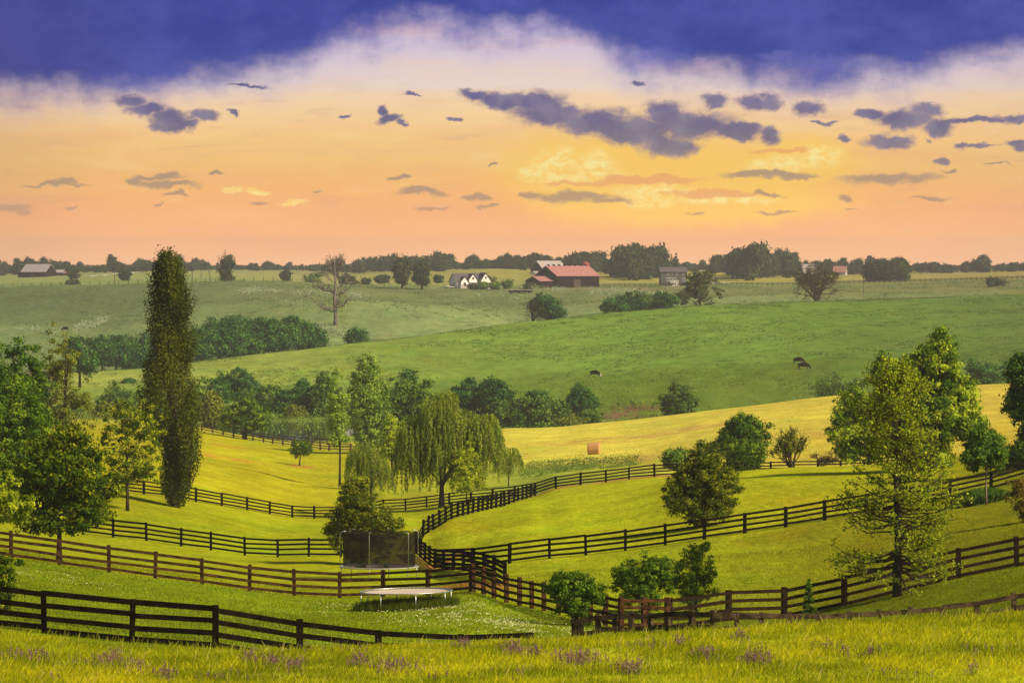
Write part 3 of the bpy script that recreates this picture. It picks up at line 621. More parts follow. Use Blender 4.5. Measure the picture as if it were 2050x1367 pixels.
def tree(name, label, cat, px, D=None, row=None, lobes=(), leaf=.16, ncl=200, npc=60, puff=.35, mat='deep', bark=None,
         trunk_r=.12, clear=.25, top=None, seed=1, up=.6, group=None, shell=.5, nbr=None, Dmin=37, zsq=.62, tvar=.5, depth=1.0, spikes=0, lean=(0, 0), tmean=.42, nstem=1, gap=0.0):
    """lobes: (column, row, half width, half height) of each mass of the crown, in photo pixels at the tree's own distance"""
    rng = np.random.default_rng(seed)
    X, Y, Z = base_at(px, D, row, Dmin)
    Du = Y / K
    mpp = Y / F
    o = empty(name, (X, Y, Z), 0, label, cat, group)
    LB = []
    for (lx, lr, rx, ry) in lobes:
        p = unproj(lx, lr, Du)
        LB.append((p[0] - X, rng.normal() * rx * mpp * .25, p[2] - Z, rx * mpp, rx * mpp * depth, ry * mpp))
    if cat in ('bush', 'shrub'):      # bushes are leafy down to the ground
        q = np.array(LB); wx = (q[:, 0] + q[:, 3]).max() - (q[:, 0] - q[:, 3]).min(); hh = (q[:, 2] + q[:, 5]).max()
        xc = ((q[:, 0] + q[:, 3]).max() + (q[:, 0] - q[:, 3]).min()) / 2
        LB.append((xc * .5, 0, hh * .22, wx * .36, wx * .36 * depth, hh * .24))
    LB = np.array(LB)
    w = (LB[:, 3] * LB[:, 5]); w = w / w.sum()
    c = rng.choice(len(LB), ncl, p=w)
    d = fsph(rng, ncl); r = shell + (1 - shell) * rng.random(ncl) ** .5
    r = np.where(rng.random(ncl) < .18, rng.random(ncl) * shell, r)
    lumps = .62 + .62 * vnoise(d[:, 0] * 3.1 + seed + c * 3.1, d[:, 2] * 3.1 + d[:, 1] * 2.3 + 5)
    C = LB[c, :3] + d * LB[c, 3:] * (r * lumps)[:, None]
    C[:, 2] = np.maximum(C[:, 2], .12)
    if gap > 0:
        keep = vnoise(C[:, 0] / (gap * 1.0) + 31, C[:, 2] / gap + C[:, 1] / gap * .5) > .33
        C = C[keep]; d = d[keep]; c = c[keep]
    if spikes:
        k = rng.integers(0, len(C), spikes)
        outd = d[k] * .6 + np.array([0, 0, .55])
        ext = rng.uniform(.1, .32, (spikes, 1)) * LB[c[k], 3:4]
        for q in (.5, 1.0):
            C = np.concatenate([C, C[k] + outd * ext * q]); d = np.concatenate([d, d[k]]); c = np.concatenate([c, c[k]])
    n = len(C)
    cnt = np.maximum(6, (npc * rng.uniform(.4, 1.5, n))).astype(int)
    idx = np.repeat(np.arange(n), cnt)
    ps = puff * rng.uniform(.6, 1.35, n)
    P = C[idx] + rng.normal(size=(len(idx), 3)) * ps[idx][:, None] * np.array([.44, .44, .44 * zsq])
    P[:, 2] = np.maximum(P[:, 2], .04)
    ct = rng.random(n)
    tint = tmean + (ct[idx] - .5) * tvar * 1.3 + (rng.random(len(idx)) - .5) * .6
    od = P - C[idx]; od /= np.linalg.norm(od, axis=1, keepdims=True) + 1e-6
    Vv = leafquads(rng, P, leaf, up * .5, .6, None, od * .8 + d[idx] * .45)
    link('crown', leaf_mesh('crown', Vv, tint), LM[mat], o)
    mb = MB()
    H = (LB[:, 2] + LB[:, 5]).max(); B = max((LB[:, 2] - LB[:, 5]).min(), 0)
    top = top if top else H * .9
    nb = nbr if nbr else min(26, max(8, n // 10))
    sel = rng.permutation(min(n, ncl))[:nb]
    if nstem == 1:
        limbs(mb, rng, B + (H - B) * clear * .2, top, trunk_r, C[sel], lean=lean)
    else:
        g = np.array_split(sel, nstem)
        for s_ in range(nstem):
            cen = C[g[s_]].mean(0)
            limbs(mb, rng, B * .6 + .1, top * rng.uniform(.7, 1), trunk_r, C[g[s_]], lean=(cen[0] * .9, cen[1] * .9))
    mb.build('trunk', bark or BARK, o, True)
    return o
def grow(segs, tips, rng, p, d, L_, r, lev, spread=.6, n=3, up=.15, taper=.65, wob=.15, kids=(3, 5)):
    pts = [p]; rad = [r]
    dd = d.copy()
    for k in range(n):
        dd = (dd + Vector((rng.normal() * wob, rng.normal() * wob, rng.normal() * wob + up * .3))).normalized()
        pts.append(pts[-1] + dd * (L_ / n)); rad.append(r * (1 - (1 - taper * .7) * (k + 1) / n))
    segs.append((pts, rad))
    if lev == 0:
        tips.append((pts[-1], dd)); tips.append((pts[-2], dd)); return
    for _ in range(rng.integers(kids[0], kids[1] + 1)):
        f = rng.uniform(.3, 1) * n; i = min(int(f), n - 1)
        q = pts[i].lerp(pts[i + 1], f - i)
        a = Vector(rng.normal(size=3)); a = (a - dd * a.dot(dd)).normalized()
        nd = (dd + a * spread * rng.uniform(.7, 1.5) + Vector((0, 0, up))).normalized()
        grow(segs, tips, rng, q, nd, L_ * rng.uniform(.5, .8), rad[min(i + 1, n)] * .62, lev - 1, spread, n, up, taper, wob, kids)
def branchy(name, label, cat, px, D=None, row=None, hpx=80, lev=4, seed=1, bark=None, spread=.7, leaves=0, leaf=.2, mat='olive', r=None, stems=1, tilt=0, Dmin=37, up=.12, trunkf=.42, kids=(3, 5), wob=.15, puff=.4, group=None, tmean=.4, squash=1.0, rmin=.018):
    """a tree whose bare limbs are seen; hpx = height in photo pixels"""
    rng = np.random.default_rng(seed)
    X, Y, Z = base_at(px, D, row, Dmin)
    H = hpx * Y / F
    o = empty(name, (X, Y, Z), 0, label, cat, group)
    segs, tips = [], []
    for s_ in range(stems):
        a = rng.uniform(0, 6.28); sp_ = (.0 if stems == 1 else .35) + tilt
        grow(segs, tips, rng, Vector((0, 0, -.15)), Vector((math.cos(a) * sp_, math.sin(a) * sp_, 1)).normalized(), H * trunkf, (r or H * .03), lev, spread, 4, up, .65, wob, kids)
    zm = max(t[0].z for t in tips); f = H / zm
    mb = MB()
    for pts, rad in segs: mb.tube([(q.x * f * squash, q.y * f * squash, q.z * f) for q in pts], [max(v * f, rmin) for v in rad], 5)
    mb.build('trunk', bark or BARK, o, True)
    if leaves:
        T = np.array([tuple(t[0]) for t in tips]) * np.array([f * squash, f * squash, f])
        idx = rng.integers(0, len(T), leaves)
        P = T[idx] + rng.normal(size=(leaves, 3)) * puff * .6
        link('crown', leaf_mesh('crown', leafquads(rng, P, leaf), tmean + (rng.random(leaves) - .5) * .6 + (rng.random(len(T))[idx] - .5) * .3), LM[mat], o)
    return o
def poplar(px, D, toprow, halfw, label, seed=3):
    rng = np.random.default_rng(seed)
    X, Y, Z = base_at(px, D); mpp = Y / F
    H = unproj(px, toprow, D)[2] - Z
    o = empty('poplar_tree', (X, Y, Z), 0, label, 'tree')
    n = 1900
    f = rng.random(n) ** .85
    prof = np.interp(f, [0, .1, .26, .44, .54, .62, .82, .92, .97, 1], [.28, .58, .90, 1.10, 1.0, .88, .74, .52, .32, .10]) * halfw * mpp
    cx = np.interp(f, [0, .12, .26, .44, .62, .82, 1], [0, 9, 4, -7, -7, -8, -14]) * mpp
    th = rng.uniform(0, 6.283, n); rr = np.where(rng.random(n) < .25, rng.random(n) * .6, .55 + .45 * rng.random(n) ** .6)
    lump = .46 + .86 * vnoise(th * 1.3 + 3, f * 11)
    C = np.stack([cx + np.cos(th) * prof * rr * lump, np.sin(th) * prof * rr * lump, f * H * .97 + .25], 1)
    cnt = (34 * rng.uniform(.5, 1.5, n)).astype(int); idx = np.repeat(np.arange(n), cnt)
    od = np.stack([np.cos(th) * .22, np.sin(th) * .22, np.ones(n)], 1)
    P = C[idx] + od[idx] * rng.uniform(-.9, .9, (len(idx), 1)) + rng.normal(size=(len(idx), 3)) * np.array([.17, .17, .2])
    P[:, 2] = np.maximum(P[:, 2], .1)
    tint = .4 + (rng.random(n)[idx] - .5) * .5 + (rng.random(len(idx)) - .5) * .4 + (vnoise(C[:, 0] * .8 + 9, C[:, 2] * .35)[idx] - .5) * .5
    link('crown', leaf_mesh('crown', leafquads(rng, P, .2, .1), tint), LM['poplar'], o)
    mb = MB(); k = 10
    mb.tube([(np.interp(i / k, [0, .3, .6, 1], [0, 0, -8 * mpp, -18 * mpp]), 0, -.2 + H * .93 * i / k) for i in range(k + 1)], [.55 * (1 - .9 * i / k) + .02 for i in range(k + 1)], 8)
    for i in range(70):
        q = C[rng.integers(0, n)]; h0 = max(q[2] - rng.uniform(1.5, 4), .3)
        mb.tube([(np.interp(h0 / H, [0, .3, .6, 1], [0, 0, -8 * mpp, -18 * mpp]), 0, h0), ((q[0]) * .75, q[1] * .75, h0 + (q[2] - h0) * .35), tuple(q)], [.09, .06, .02], 5)
    mb.build('trunk', BARK, o, True)
def willow(name, label, px, D, lobes, nstr, seed, trunk_r=.3, minz=.7, leaf=.26, fork=1.6, mat='willow', strand=(1.2, 4.5)):
    rng = np.random.default_rng(seed)
    X, Y, Z = base_at(px, D); mpp = Y / F
    o = empty(name, (X, Y, Z), 0, label, 'tree')
    LB = []
    for (lx, lr, rx, ry) in lobes:
        p = unproj(lx, lr, D); LB.append((p[0] - X, rng.normal() * rx * mpp * .3, p[2] - Z, rx * mpp, rx * mpp, ry * mpp))
    LB = np.array(LB); w = LB[:, 3] * LB[:, 5]; w /= w.sum()
    c = rng.choice(len(LB), nstr, p=w)
    d = fsph(rng, nstr); d[:, 2] = np.abs(d[:, 2]) ** .8 * np.where(rng.random(nstr) < .75, 1, -.6)
    r = .6 + .4 * rng.random(nstr) ** .5
    A = LB[c, :3] + d * LB[c, 3:] * r[:, None]
    Ls = rng.uniform(*strand, nstr) * np.interp(r, [.5, 1], [.6, 1])
    zbot = np.maximum(A[:, 2] - Ls, minz * rng.uniform(.5, 2.2, nstr)); Ls = np.maximum(A[:, 2] - zbot, .3)
    Ps, Ds, Ts = [], [], []
    st = rng.random(nstr)
    for i in range(nstr):
        m_ = max(4, int(Ls[i] / .085)); f = np.linspace(0, 1, m_)
        sway = rng.normal(size=2) * .16
        q = np.stack([A[i, 0] + d[i, 0] * .35 * np.sqrt(f) + sway[0] * f * f * Ls[i] * .3, A[i, 1] + d[i, 1] * .35 * np.sqrt(f) + sway[1] * f * f * Ls[i] * .3, A[i, 2] - f * Ls[i]], 1)
        for rep in (0, 1):
            Ps.append(q + rng.normal(size=(m_, 3)) * np.array([.07, .07, .05])); Ts.append(np.full(m_, .42 + (st[i] - .5) * .5))
    P = np.concatenate(Ps); T = np.concatenate(Ts) + (rng.random(len(P)) - .5) * .35
    dirs = np.tile(np.array([0, 0, -1.0]), (len(P), 1)) + rng.normal(size=(len(P), 3)) * np.array([.35, .35, .1])
    link('crown', leaf_mesh('crown', leafquads(rng, P, leaf, 0, .3, dirs), T), LM[mat], o)
    mb = MB(); H = (LB[:, 2] + LB[:, 5]).max()
    sel = rng.permutation(nstr)[:46]
    limbs(mb, rng, fork, H * .62, trunk_r, A[sel] * np.array([.93, .93, .99]), bend=-.8, rb=.42, n=6)
    mb.build('trunk', BARK, o, True)
    return o
def open_oak(px, D, toprow, label, seed=8):
    rng = np.random.default_rng(seed)
    X, Y, Z = base_at(px, D); mpp = Y / F
    H = unproj(px, toprow, D)[2] - Z
    o = empty('young_oak_tree', (X, Y, Z), 0, label, 'tree')
    mb = MB(); T = []; TD = []
    tp = [Vector((math.sin(k * .8) * .06 * k / 6, 0, -.2 + (H + .1) * k / 12)) for k in range(13)]
    mb.tube(tp, [.26 if k == 0 else .185 * (1 - k / 12.3) + .012 for k in range(13)], 9)
    nb = 150
    for i in range(nb):
        f = .125 + .87 * min(max((i + rng.normal() * 5) / nb, 0), .995)
        h = f * H
        reach = np.interp(f, [.1, .16, .3, .45, .6, .75, .9, 1], [2.2, 3.1, 3.0, 2.5, 2.15, 1.75, 1.2, .3]) * rng.uniform(.35, 1.12)
        a = rng.uniform(0, 6.283) if rng.random() < .6 else (0 if rng.random() < .5 else math.pi) + rng.normal() * .35
        if i % 29 == 0: reach *= 1.25
        rise = np.interp(f, [.1, .4, .8, 1], [-.05, .22, .5, 1.2]) + rng.normal() * .12
        d = Vector((math.cos(a), math.sin(a), 0))
        b0 = Vector((0, 0, h)); r0 = .018 + .05 * (1 - f) * rng.uniform(.6, 1.2)
        pts = []
        for k in range(7):
            g = k / 6
            pts.append(b0 + d * reach * g + Vector((rng.normal() * .05 * g, rng.normal() * .05 * g, reach * (rise * g - .14 * math.sin(g * 3.1) + rng.normal() * .02))))
        mb.tube(pts, [r0 * (1 - .82 * k / 6) for k in range(7)], 5)
        for t in range(rng.integers(5, 10)):
            g = rng.uniform(.28, 1) * 6; j = min(int(g), 5); q = pts[j].lerp(pts[j + 1], g - j)
            td = (d * rng.uniform(.2, 1) + Vector((rng.normal() * .6, rng.normal() * .6, rng.normal() * .4 + .25))).normalized()
            q2 = q + td * rng.uniform(.25, .8)
            mb.tube([q, q.lerp(q2, .5) + Vector((0, 0, -.02)), q2], [.014, .011, .008], 4)
            for e in (.45, .75, 1.0):
                T.append(tuple(q.lerp(q2, e))); TD.append(tuple(td))
    mb.build('trunk', BARK, o, True)
    T = np.array(T); cnt = np.maximum((5.5 * rng.uniform(.0, 2., len(T))).astype(int), 0)
    idx = np.repeat(np.arange(len(T)), cnt)
    P = T[idx] + rng.normal(size=(len(idx), 3)) * np.array([.11, .11, .11])
    tint = .48 + (rng.random(len(T))[idx] - .5) * .5 + (rng.random(len(idx)) - .5) * .4
    link('crown', leaf_mesh('crown', leafquads(rng, P, .13, .5, .65), tint), LM['oak'], o)
def conifer(px, D=None, row=None, hpx=60, wpx=26, label='', seed=1, mat='deep', group=None, Dmin=37, tiers=12, name='conifer_tree'):
    rng = np.random.default_rng(seed)
    X, Y, Z = base_at(px, D, row, Dmin); H = hpx * Y / F; Wd = wpx * Y / F / 2
    o = empty(name, (X, Y, Z), 0, label, 'tree', group)
    P = []
    for k in range(tiers):
        f = (k + .5) / tiers; z = H * (.1 + .9 * f); R = Wd * (1 - f) ** .8 * rng.uniform(.8, 1.15)
        for j in range(max(4, int(13 * (1 - f)))):
            a = rng.uniform(0, 6.283); g = rng.random(38) ** .7
            rj = R * rng.uniform(.6, 1.1)
            P.append(np.stack([np.cos(a) * rj * g, np.sin(a) * rj * g, z - .18 * rj * g + rng.normal(size=38) * H * .008], 1) + rng.normal(size=(38, 3)) * H * .011)
    P = np.concatenate(P)
    link('crown', leaf_mesh('crown', leafquads(rng, P, H * (.035 if tiers < 12 else .06), .3, .4), .4 + (rng.random(len(P)) - .5) * .7), LM[mat], o)
    mb = MB(); mb.tube([(0, 0, -.1), (0, 0, H * .97)], [H * .022, .02], 6); mb.build('trunk', BARK, o, True)
    return o
# ---------------------------------------------------------------- fences
WOOD_BLACK = simple('black_stained_boards', (.0028, .0024, .002), (.009, .007, .005), 4, .9, (1, 1, 1), .004, .0)
WOOD_BROWN = simple('weathered_brown_boards', (.085, .038, .018), (.018, .009, .006), 3.0, .95, (1, 1, 2.2), .006, .02)
WOOD_DARKB = simple('dark_brown_boards', (.026, .014, .008), (.009, .006, .004), 3.0, .95, (1, 1, 2.2), .006, .02)
WOOD_GREY = simple('grey_weathered_boards', (.095, .065, .04), (.022, .015, .01), 3.0, .95, (1, 1, 2.2), .006, .02)
WOOD_RED = simple('reddish_brown_boards', (.075, .035, .02), (.03, .015, .01), 3.5, .85, (1, 1, 1), .006)
WIRE = simple('fence_wire', (.12, .11, .09), (.08, .07, .06), 2, .5, metal=.6)
FN = [0]
def fence(label, pts, mat, heights=(.22, .53, .84, 1.15), H=1.28, pw=.14, bh=.135, group=None, wire=False, lean=.02, onemesh=False, sag=.0, boards=True, seed=None, back=False, cat='fence'):
    """pts: (x, y) of each post.  Every post and every board is a part."""
    FN[0] += 1; rng = random.Random(seed or FN[0])
    P = [Vector((x, y, float(gz(x, y)))) for x, y in pts]
    o = empty('board_fence' if boards else 'wire_fence', P[0], 0, label, cat, group)
    O = P[0]
    Q = [p - O for p in P]
    n = len(Q)
    tops = []
    for i, q in enumerate(Q):
        d = (Q[min(i + 1, n - 1)] - Q[max(i - 1, 0)]); d.z = 0; d.normalize()
        lx, ly = rng.gauss(0, lean), rng.gauss(0, lean)
        mb = MB(); hh = H * rng.uniform(.97, 1.04)
        mb.beam(q + Vector((0, 0, -.25)), q + Vector((lx, ly, hh)), pw, pw, tuple(d))
        mb.build('post', mat, o)
        tops.append(Vector((lx, ly, 0)))
    if boards:
        for i in range(n - 1):
            d = Q[i + 1] - Q[i]; dh = Vector((d.x, d.y, 0)).normalized()
            nrm = Vector((dh.y, -dh.x, 0))
            if nrm.dot(O + Q[i]) > 0: nrm = -nrm          # boards on the side of the viewpoint
            if back: nrm = -nrm
            off = nrm * (pw / 2 + .017)
            for j, h in enumerate(heights):
                a = Q[i] + Vector((0, 0, h + rng.gauss(0, .02))) + off - dh * .02; b = Q[i + 1] + Vector((0, 0, h + rng.gauss(0, .02))) + off + dh * .0
                mb = MB(); mb.beam(a, b, .03, bh * rng.uniform(.93, 1.05)); mb.build('board', mat, o)
    if wire:
        mb = MB()
        for i in range(n - 1):
            a, b = Q[i], Q[i + 1]; L_ = (b - a).length; dh = (b - a).normalized(); nrm = Vector((dh.y, -dh.x, 0)).normalized()
            if nrm.dot(O + a) > 0: nrm = -nrm
            off = nrm * (pw / 2 + .006)
            m_ = int(L_ / .1)
            for k in range(m_):
                q = a.lerp(b, (k + .5) / m_) + off; mb.beam(q + Vector((0, 0, .03)), q + Vector((0, 0, 1.12)), .004, .004, (1, 0, 0))
            for k in range(8):
                mb.beam(a + off + Vector((0, 0, .05 + k * .15)), b + off + Vector((0, 0, .05 + k * .15)), .004, .004)
        mb.build('wire_mesh', WIRE, o)
    return o
def xy(px, D):
    a = unproj(px, 1000 if D < 200 else 700, D); return (a[0], a[1])
def fpts(pd): return [xy(px, D) for px, D in pd]
def interpD(pxl, prof):
    q = [p for p, _ in prof]; r = [d for _, d in prof]
    return [(p, float(np.interp(p, q, r))) for p in pxl]
# ================================================================ FENCES
fence('black board fence with wire mesh along the flowery meadow in the left foreground', fpts(interpD([-250, -82, 88, 263, 431, 600, 757, 925, 1062], [(-250, 51), (431, 51), (600, 52), (757, 52.5), (925, 53.3), (1062, 56)])),
      WOOD_BLACK, (.14, .47, .81, 1.15), 1.25, .15, .155, wire=True)
fence('weathered brown board fence running from the left edge behind the low trampoline', fpts(interpD([-170, -74, 22, 118, 218, 310, 404, 499, 589, 680, 767, 856, 943], [(-170, 95), (767, 95), (856, 94), (943, 93)])),
      WOOD_BROWN, (.18, .55, .92, 1.28), 1.42, .19, .15)
fence('black board fence ending at the bush behind the netted trampoline', fpts(interpD([-125, -55, 15, 84, 153, 226, 293, 362, 422, 490, 556, 618, 682], [(-125, 131), (700, 131)])),
      WOOD_BLACK, (.22, .57, .9, 1.24), 1.34, .17, .14)
d7 = [(0, 160), (235, 162), (392, 166), (444, 170), (495, 174), (540, 178), (585, 182), (629, 185), (700, 188), (767, 190), (900, 190), (986, 188), (1030, 186), (1072, 183), (1113, 181), (1213, 180), (1310, 180), (1400, 182), (1500, 184), (1700, 186), (1900, 190)]
fence('long black board fence passing the poplar, the willow and the hayfield', fpts(interpD([130, 182, 235, 288, 340, 392, 444, 495, 540, 585, 629, 674, 720, 767, 812, 854, 899, 943, 986, 1030, 1072, 1113, 1162, 1213, 1259, 1310, 1356, 1403, 1450, 1497, 1543, 1589, 1637, 1683, 1730, 1777, 1824, 1871], d7)),
      WOOD_BLACK, (.22, .53, .84, 1.16), 1.27, .17, .14)
fence('black fence of closely seen posts winding uphill right of the willow', fpts(interpD([835, 846, 857, 868, 880, 892, 904, 916, 927, 937, 946, 957, 966, 975, 984, 993, 1002, 1010, 1019, 1028, 1037, 1046, 1054, 1062, 1070], [(835, 134), (850, 142), (904, 150), (946, 155), (1010, 161), (1037, 170), (1070, 181)])),
      WOOD_BLACK, (.22, .53, .84, 1.16), 1.33, .2, .14, lean=.05)
fence('short black fence coming downhill beside the netted trampoline', fpts(interpD([834, 842, 851, 860, 871, 888, 908, 928, 947, 969, 989, 1011], [(834, 132), (871, 122), (1011, 98)])),
      WOOD_BLACK, (.15, .45, .72, .98, 1.22), 1.33, .2, .17)
fence('long black board fence rising to the right behind the round bush', fpts(interpD([872, 945, 1020, 1100, 1173, 1252, 1332, 1410, 1491, 1573, 1651, 1734, 1820, 1902, 1984, 2066, 2150], [(872, 122), (945, 114), (1020, 110), (1410, 110), (1491, 111), (1573, 112), (1651, 113), (1734, 115), (1820, 117), (1902, 120), (1984, 122), (2050, 124), (2150, 125)])),
      WOOD_BLACK, (.2, .54, .87, 1.2), 1.29, .17, .14)
fence('dark brown wire backed fence behind the young oak', fpts([(1340, 76), (1459, 78), (1570, 79), (1691, 80), (1792, 80), (1919, 80), (2036, 80), (2155, 80)]),
      WOOD_DARKB, (.12, .49, .87, 1.24), 1.36, .21, .15, wire=True)
fence('low grey weathered fence half sunk behind the right meadow', fpts(interpD([1152, 1162, 1197, 1232, 1264, 1302, 1341, 1385, 1427, 1475, 1525, 1580, 1640, 1700, 1760, 1822, 1888, 1957, 2034, 2110], [(1152, 55.5), (1300, 55), (1427, 54), (2110, 54)])),
      WOOD_GREY, (.45, .85, 1.24), 1.34, .15, .15, lean=.03)
fence('weathered grey brown fence leading from the brown fence corner to the leafy shrub', fpts(interpD([948, 968, 989, 1014, 1040, 1065, 1089, 1118, 1150, 1182, 1212, 1243, 1290, 1336], [(943, 93), (1014, 90), (1089, 86), (1165, 80), (1243, 75.5), (1340, 76)])),
      WOOD_BROWN, (.25, .6, .95, 1.25), 1.38, .2, .14)
fence('reddish brown three board fence above the yellow lawn by the pond', fpts(interpD([362, 383, 404, 425, 446, 467, 486, 506, 527, 546, 566, 585, 604, 623, 641, 659, 680, 702], [(362, 338), (404, 335), (486, 327), (566, 318), (659, 309), (702, 306)])),
      WOOD_RED, (.35, .78, 1.2), 1.35, .24, .15)
fence('thin grey fence at the near edge of the pond', fpts(interpD([520, 538, 558, 576, 590, 602, 614, 626, 640, 655], [(520, 341), (576, 338), (655, 330)])),
      WOOD_GREY, (.5, 1.0), 1.2, .2, .12)
def far_fence(label, pxl, prof, mat, H, hs, pw=.2, name='board_fence', bh=.16):
    pts = fpts(interpD(pxl, prof))
    P = [Vector((x, y, float(gz(x, y)))) for x, y in pts]
    o = empty(name, P[0], 0, label, 'fence'); O = P[0]
    for p in P:
        mb = MB(); mb.beam(p - O + Vector((0, 0, -.2)), p - O + Vector((0, 0, H)), pw, pw, (0, 1, 0)); mb.build('post', mat, o)
    for h in hs:
        mb = MB()
        for a, b in zip(P[:-1], P[1:]): mb.beam(a - O + Vector((0, -pw * .6, h)), b - O + Vector((0, -pw * .6, h)), .05, bh)
        mb.build('rail', mat, o)
WOOD_FAR = simple('dark_far_boards', (.03, .02, .018), (.045, .03, .025), 3, .9)
far_fence('dark board fence on the far ridge running right from the big barn', list(np.arange(1118, 2070, 10.2)), [(1118, 892), (1300, 894), (1589, 896), (2070, 896)], WOOD_FAR, 1.5, (.5, .95, 1.35), .3, bh=.2)
far_fence('sparse grey post fence along the hazy left ridge', list(np.arange(-90, 640, 19.3)), [(-90, 893), (640, 893)], WOOD_FAR, 1.9, (.9, 1.4), .26, 'wire_fence', .03)
far_fence('faint dark fence across the bright field behind the grey house', list(np.arange(1395, 1625, 6.2)), [(1395, 1085), (1625, 1130)], WOOD_FAR, 1.6, (.5, 1.0, 1.4), .3)
far_fence('faint fence in front of the right hand treeline', list(np.arange(1630, 2070, 12.5)), [(1630, 1230), (2070, 1230)], WOOD_FAR, 1.6, (.6, 1.2), .35)
# utility poles
POLE = simple('pole_wood', (.06, .045, .04), (.035, .028, .025), 2, .9)
def pole(px, D, h, label, lean=0.0, arm=False, r=.16):
    x, y = xy(px, D); o = empty('utility_pole', (x, y, float(gz(x, y))), 0, label, 'utility pole')
    mb = MB(); mb.tube([(0, 0, -.3), (lean * h, 0, h)], [r, r * .75], 8); mb.build('pole', POLE, o)
    if arm: mb = MB(); mb.box(lean * h - 1.1, lean * h + 1.1, -.07, .07, h - .9, h - .72); mb.build('crossarm', POLE, o)
pole(385, 885, 12.5, 'dark straight pole on the far ridge right of the poplar', r=.24)
pole(230, 890, 6.2, 'short thin pole on the far ridge left of the poplar', r=.2)
pole(403, 960, 6.5, 'pale thin pole just right of the poplar top', r=.14)
pole(422, 890, 6.6, 'leaning pole on the ridge beside the dead topped tree', -.16, r=.2)
pole(1332, 690, 10.5, 'slender pole standing in front of the grey house', r=.13)
pole(1728, 765, 8.2, 'lone thin pole on the slope right of the wide bare tree', r=.15)
pole(1888, 1250, 8.0, 'distant pole with crossarm above the right treeline', arm=True, r=.2)
pole(1128, 1150, 7.0, 'distant pole behind the barn roof', arm=True, r=.2)
# ================================================================ BUILDINGS
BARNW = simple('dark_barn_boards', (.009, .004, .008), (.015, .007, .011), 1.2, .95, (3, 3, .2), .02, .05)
ROOFR = simple('red_metal_roof', (.34, .155, .155), (.27, .115, .115), .8, .75, (1, 1, 1), .02, .2)
ROOFG = simple('pale_metal_roof', (.36, .31, .32), (.28, .25, .26), .8, .75, (1, 1, 1), .02, .2)
ROOFS = simple('grey_shingle_roof', (.10, .085, .10), (.07, .06, .075), 3, .85)
WHITE = simple('white_siding', (.80, .74, .72), (.70, .66, .65), 1.5, .7, (.3, .3, 4), .01)
GREYS = simple('blue_grey_siding', (.075, .075, .085), (.06, .06, .07), 1.5, .8, (.3, .3, 4), .01)
BRICK = simple('brown_brick', (.07, .045, .04), (.045, .03, .03), 5, .9)
STONE = simple('pale_stone', (.45, .40, .36), (.28, .24, .22), 2.5, .9)
TRIM = simple('white_trim', (.8, .76, .74), (.75, .72, .7), 2, .6)
GLASS = simple('dark_glass', (.03, .035, .045), (.05, .055, .065), .6, .15, spec=.6)
PANEL = simple('green_metal', (.10, .13, .10), (.07, .09, .07), 2, .6)
DOME = simple('rusty_red_dome', (.24, .045, .03), (.15, .03, .02), 2, .6)
def gable(o, x0, x1, y0, y1, z0, hw, hr, wm, rm, axis='x', eave=.5, roofn='roof', walln='wall', th=.18):
    """gabled block; ridge along axis"""
    mb = MB()
    if axis == 'x':
        ym = (y0 + y1) / 2
        b = [(x0, y0), (x1, y0), (x1, y1), (x0, y1)]
        lo = [(x, y, z0 - 1.5) for x, y in b]; hi = [(x, y, z0 + hw) for x, y in b]
        for i in range(4): mb.quad(lo[i], lo[(i + 1) % 4], hi[(i + 1) % 4], hi[i])
        mb.quad(hi[1], hi[2], (x1, ym, z0 + hr)); mb.quad(hi[3], hi[0], (x0, ym, z0 + hr))
        w = mb.build(walln, wm, o)
        r = MB(); k = (hr - hw) / (ym - y0); e = eave
        for s_, ye in ((-1, y0 - e), (1, y1 + e)):
            zl = z0 + hw - k * e + .08; zh = z0 + hr + .08
            a = [(x0 - e, ye, zl), (x1 + e, ye, zl), (x1 + e, ym, zh), (x0 - e, ym, zh)]
            if s_ > 0: a = a[::-1]
            bb = [(p[0], p[1], p[2] + th) for p in a]
            r.quad(*bb); r.quad(*a[::-1])
            for i in range(4): r.quad(a[i], a[(i + 1) % 4], bb[(i + 1) % 4], bb[i])
    else:
        xm = (x0 + x1) / 2
        b = [(x0, y0), (x1, y0), (x1, y1), (x0, y1)]
        lo = [(x, y, z0 - 1.5) for x, y in b]; hi = [(x, y, z0 + hw) for x, y in b]
        for i in range(4): mb.quad(lo[i], lo[(i + 1) % 4], hi[(i + 1) % 4], hi[i])
        mb.quad(hi[0], hi[1], (xm, y0, z0 + hr)); mb.quad(hi[2], hi[3], (xm, y1, z0 + hr))
        w = mb.build(walln, wm, o)
        r = MB(); k = (hr - hw) / (xm - x0); e = eave
        for s_, xe in ((-1, x0 - e), (1, x1 + e)):
            zl = z0 + hw - k * e + .08; zh = z0 + hr + .08
            a = [(xe, y0 - e, zl), (xm, y0 - e, zh), (xm, y1 + (0 if eave < .5 else e), zh), (xe, y1 + (0 if eave < .5 else e), zl)]
            if s_ > 0: a = a[::-1]
            bb = [(p[0], p[1], p[2] + th) for p in a]
            r.quad(*bb); r.quad(*a[::-1])
            for i in range(4): r.quad(a[i], a[(i + 1) % 4], bb[(i + 1) % 4], bb[i])
    rf = r.build(roofn, rm, o)
    return w, rf
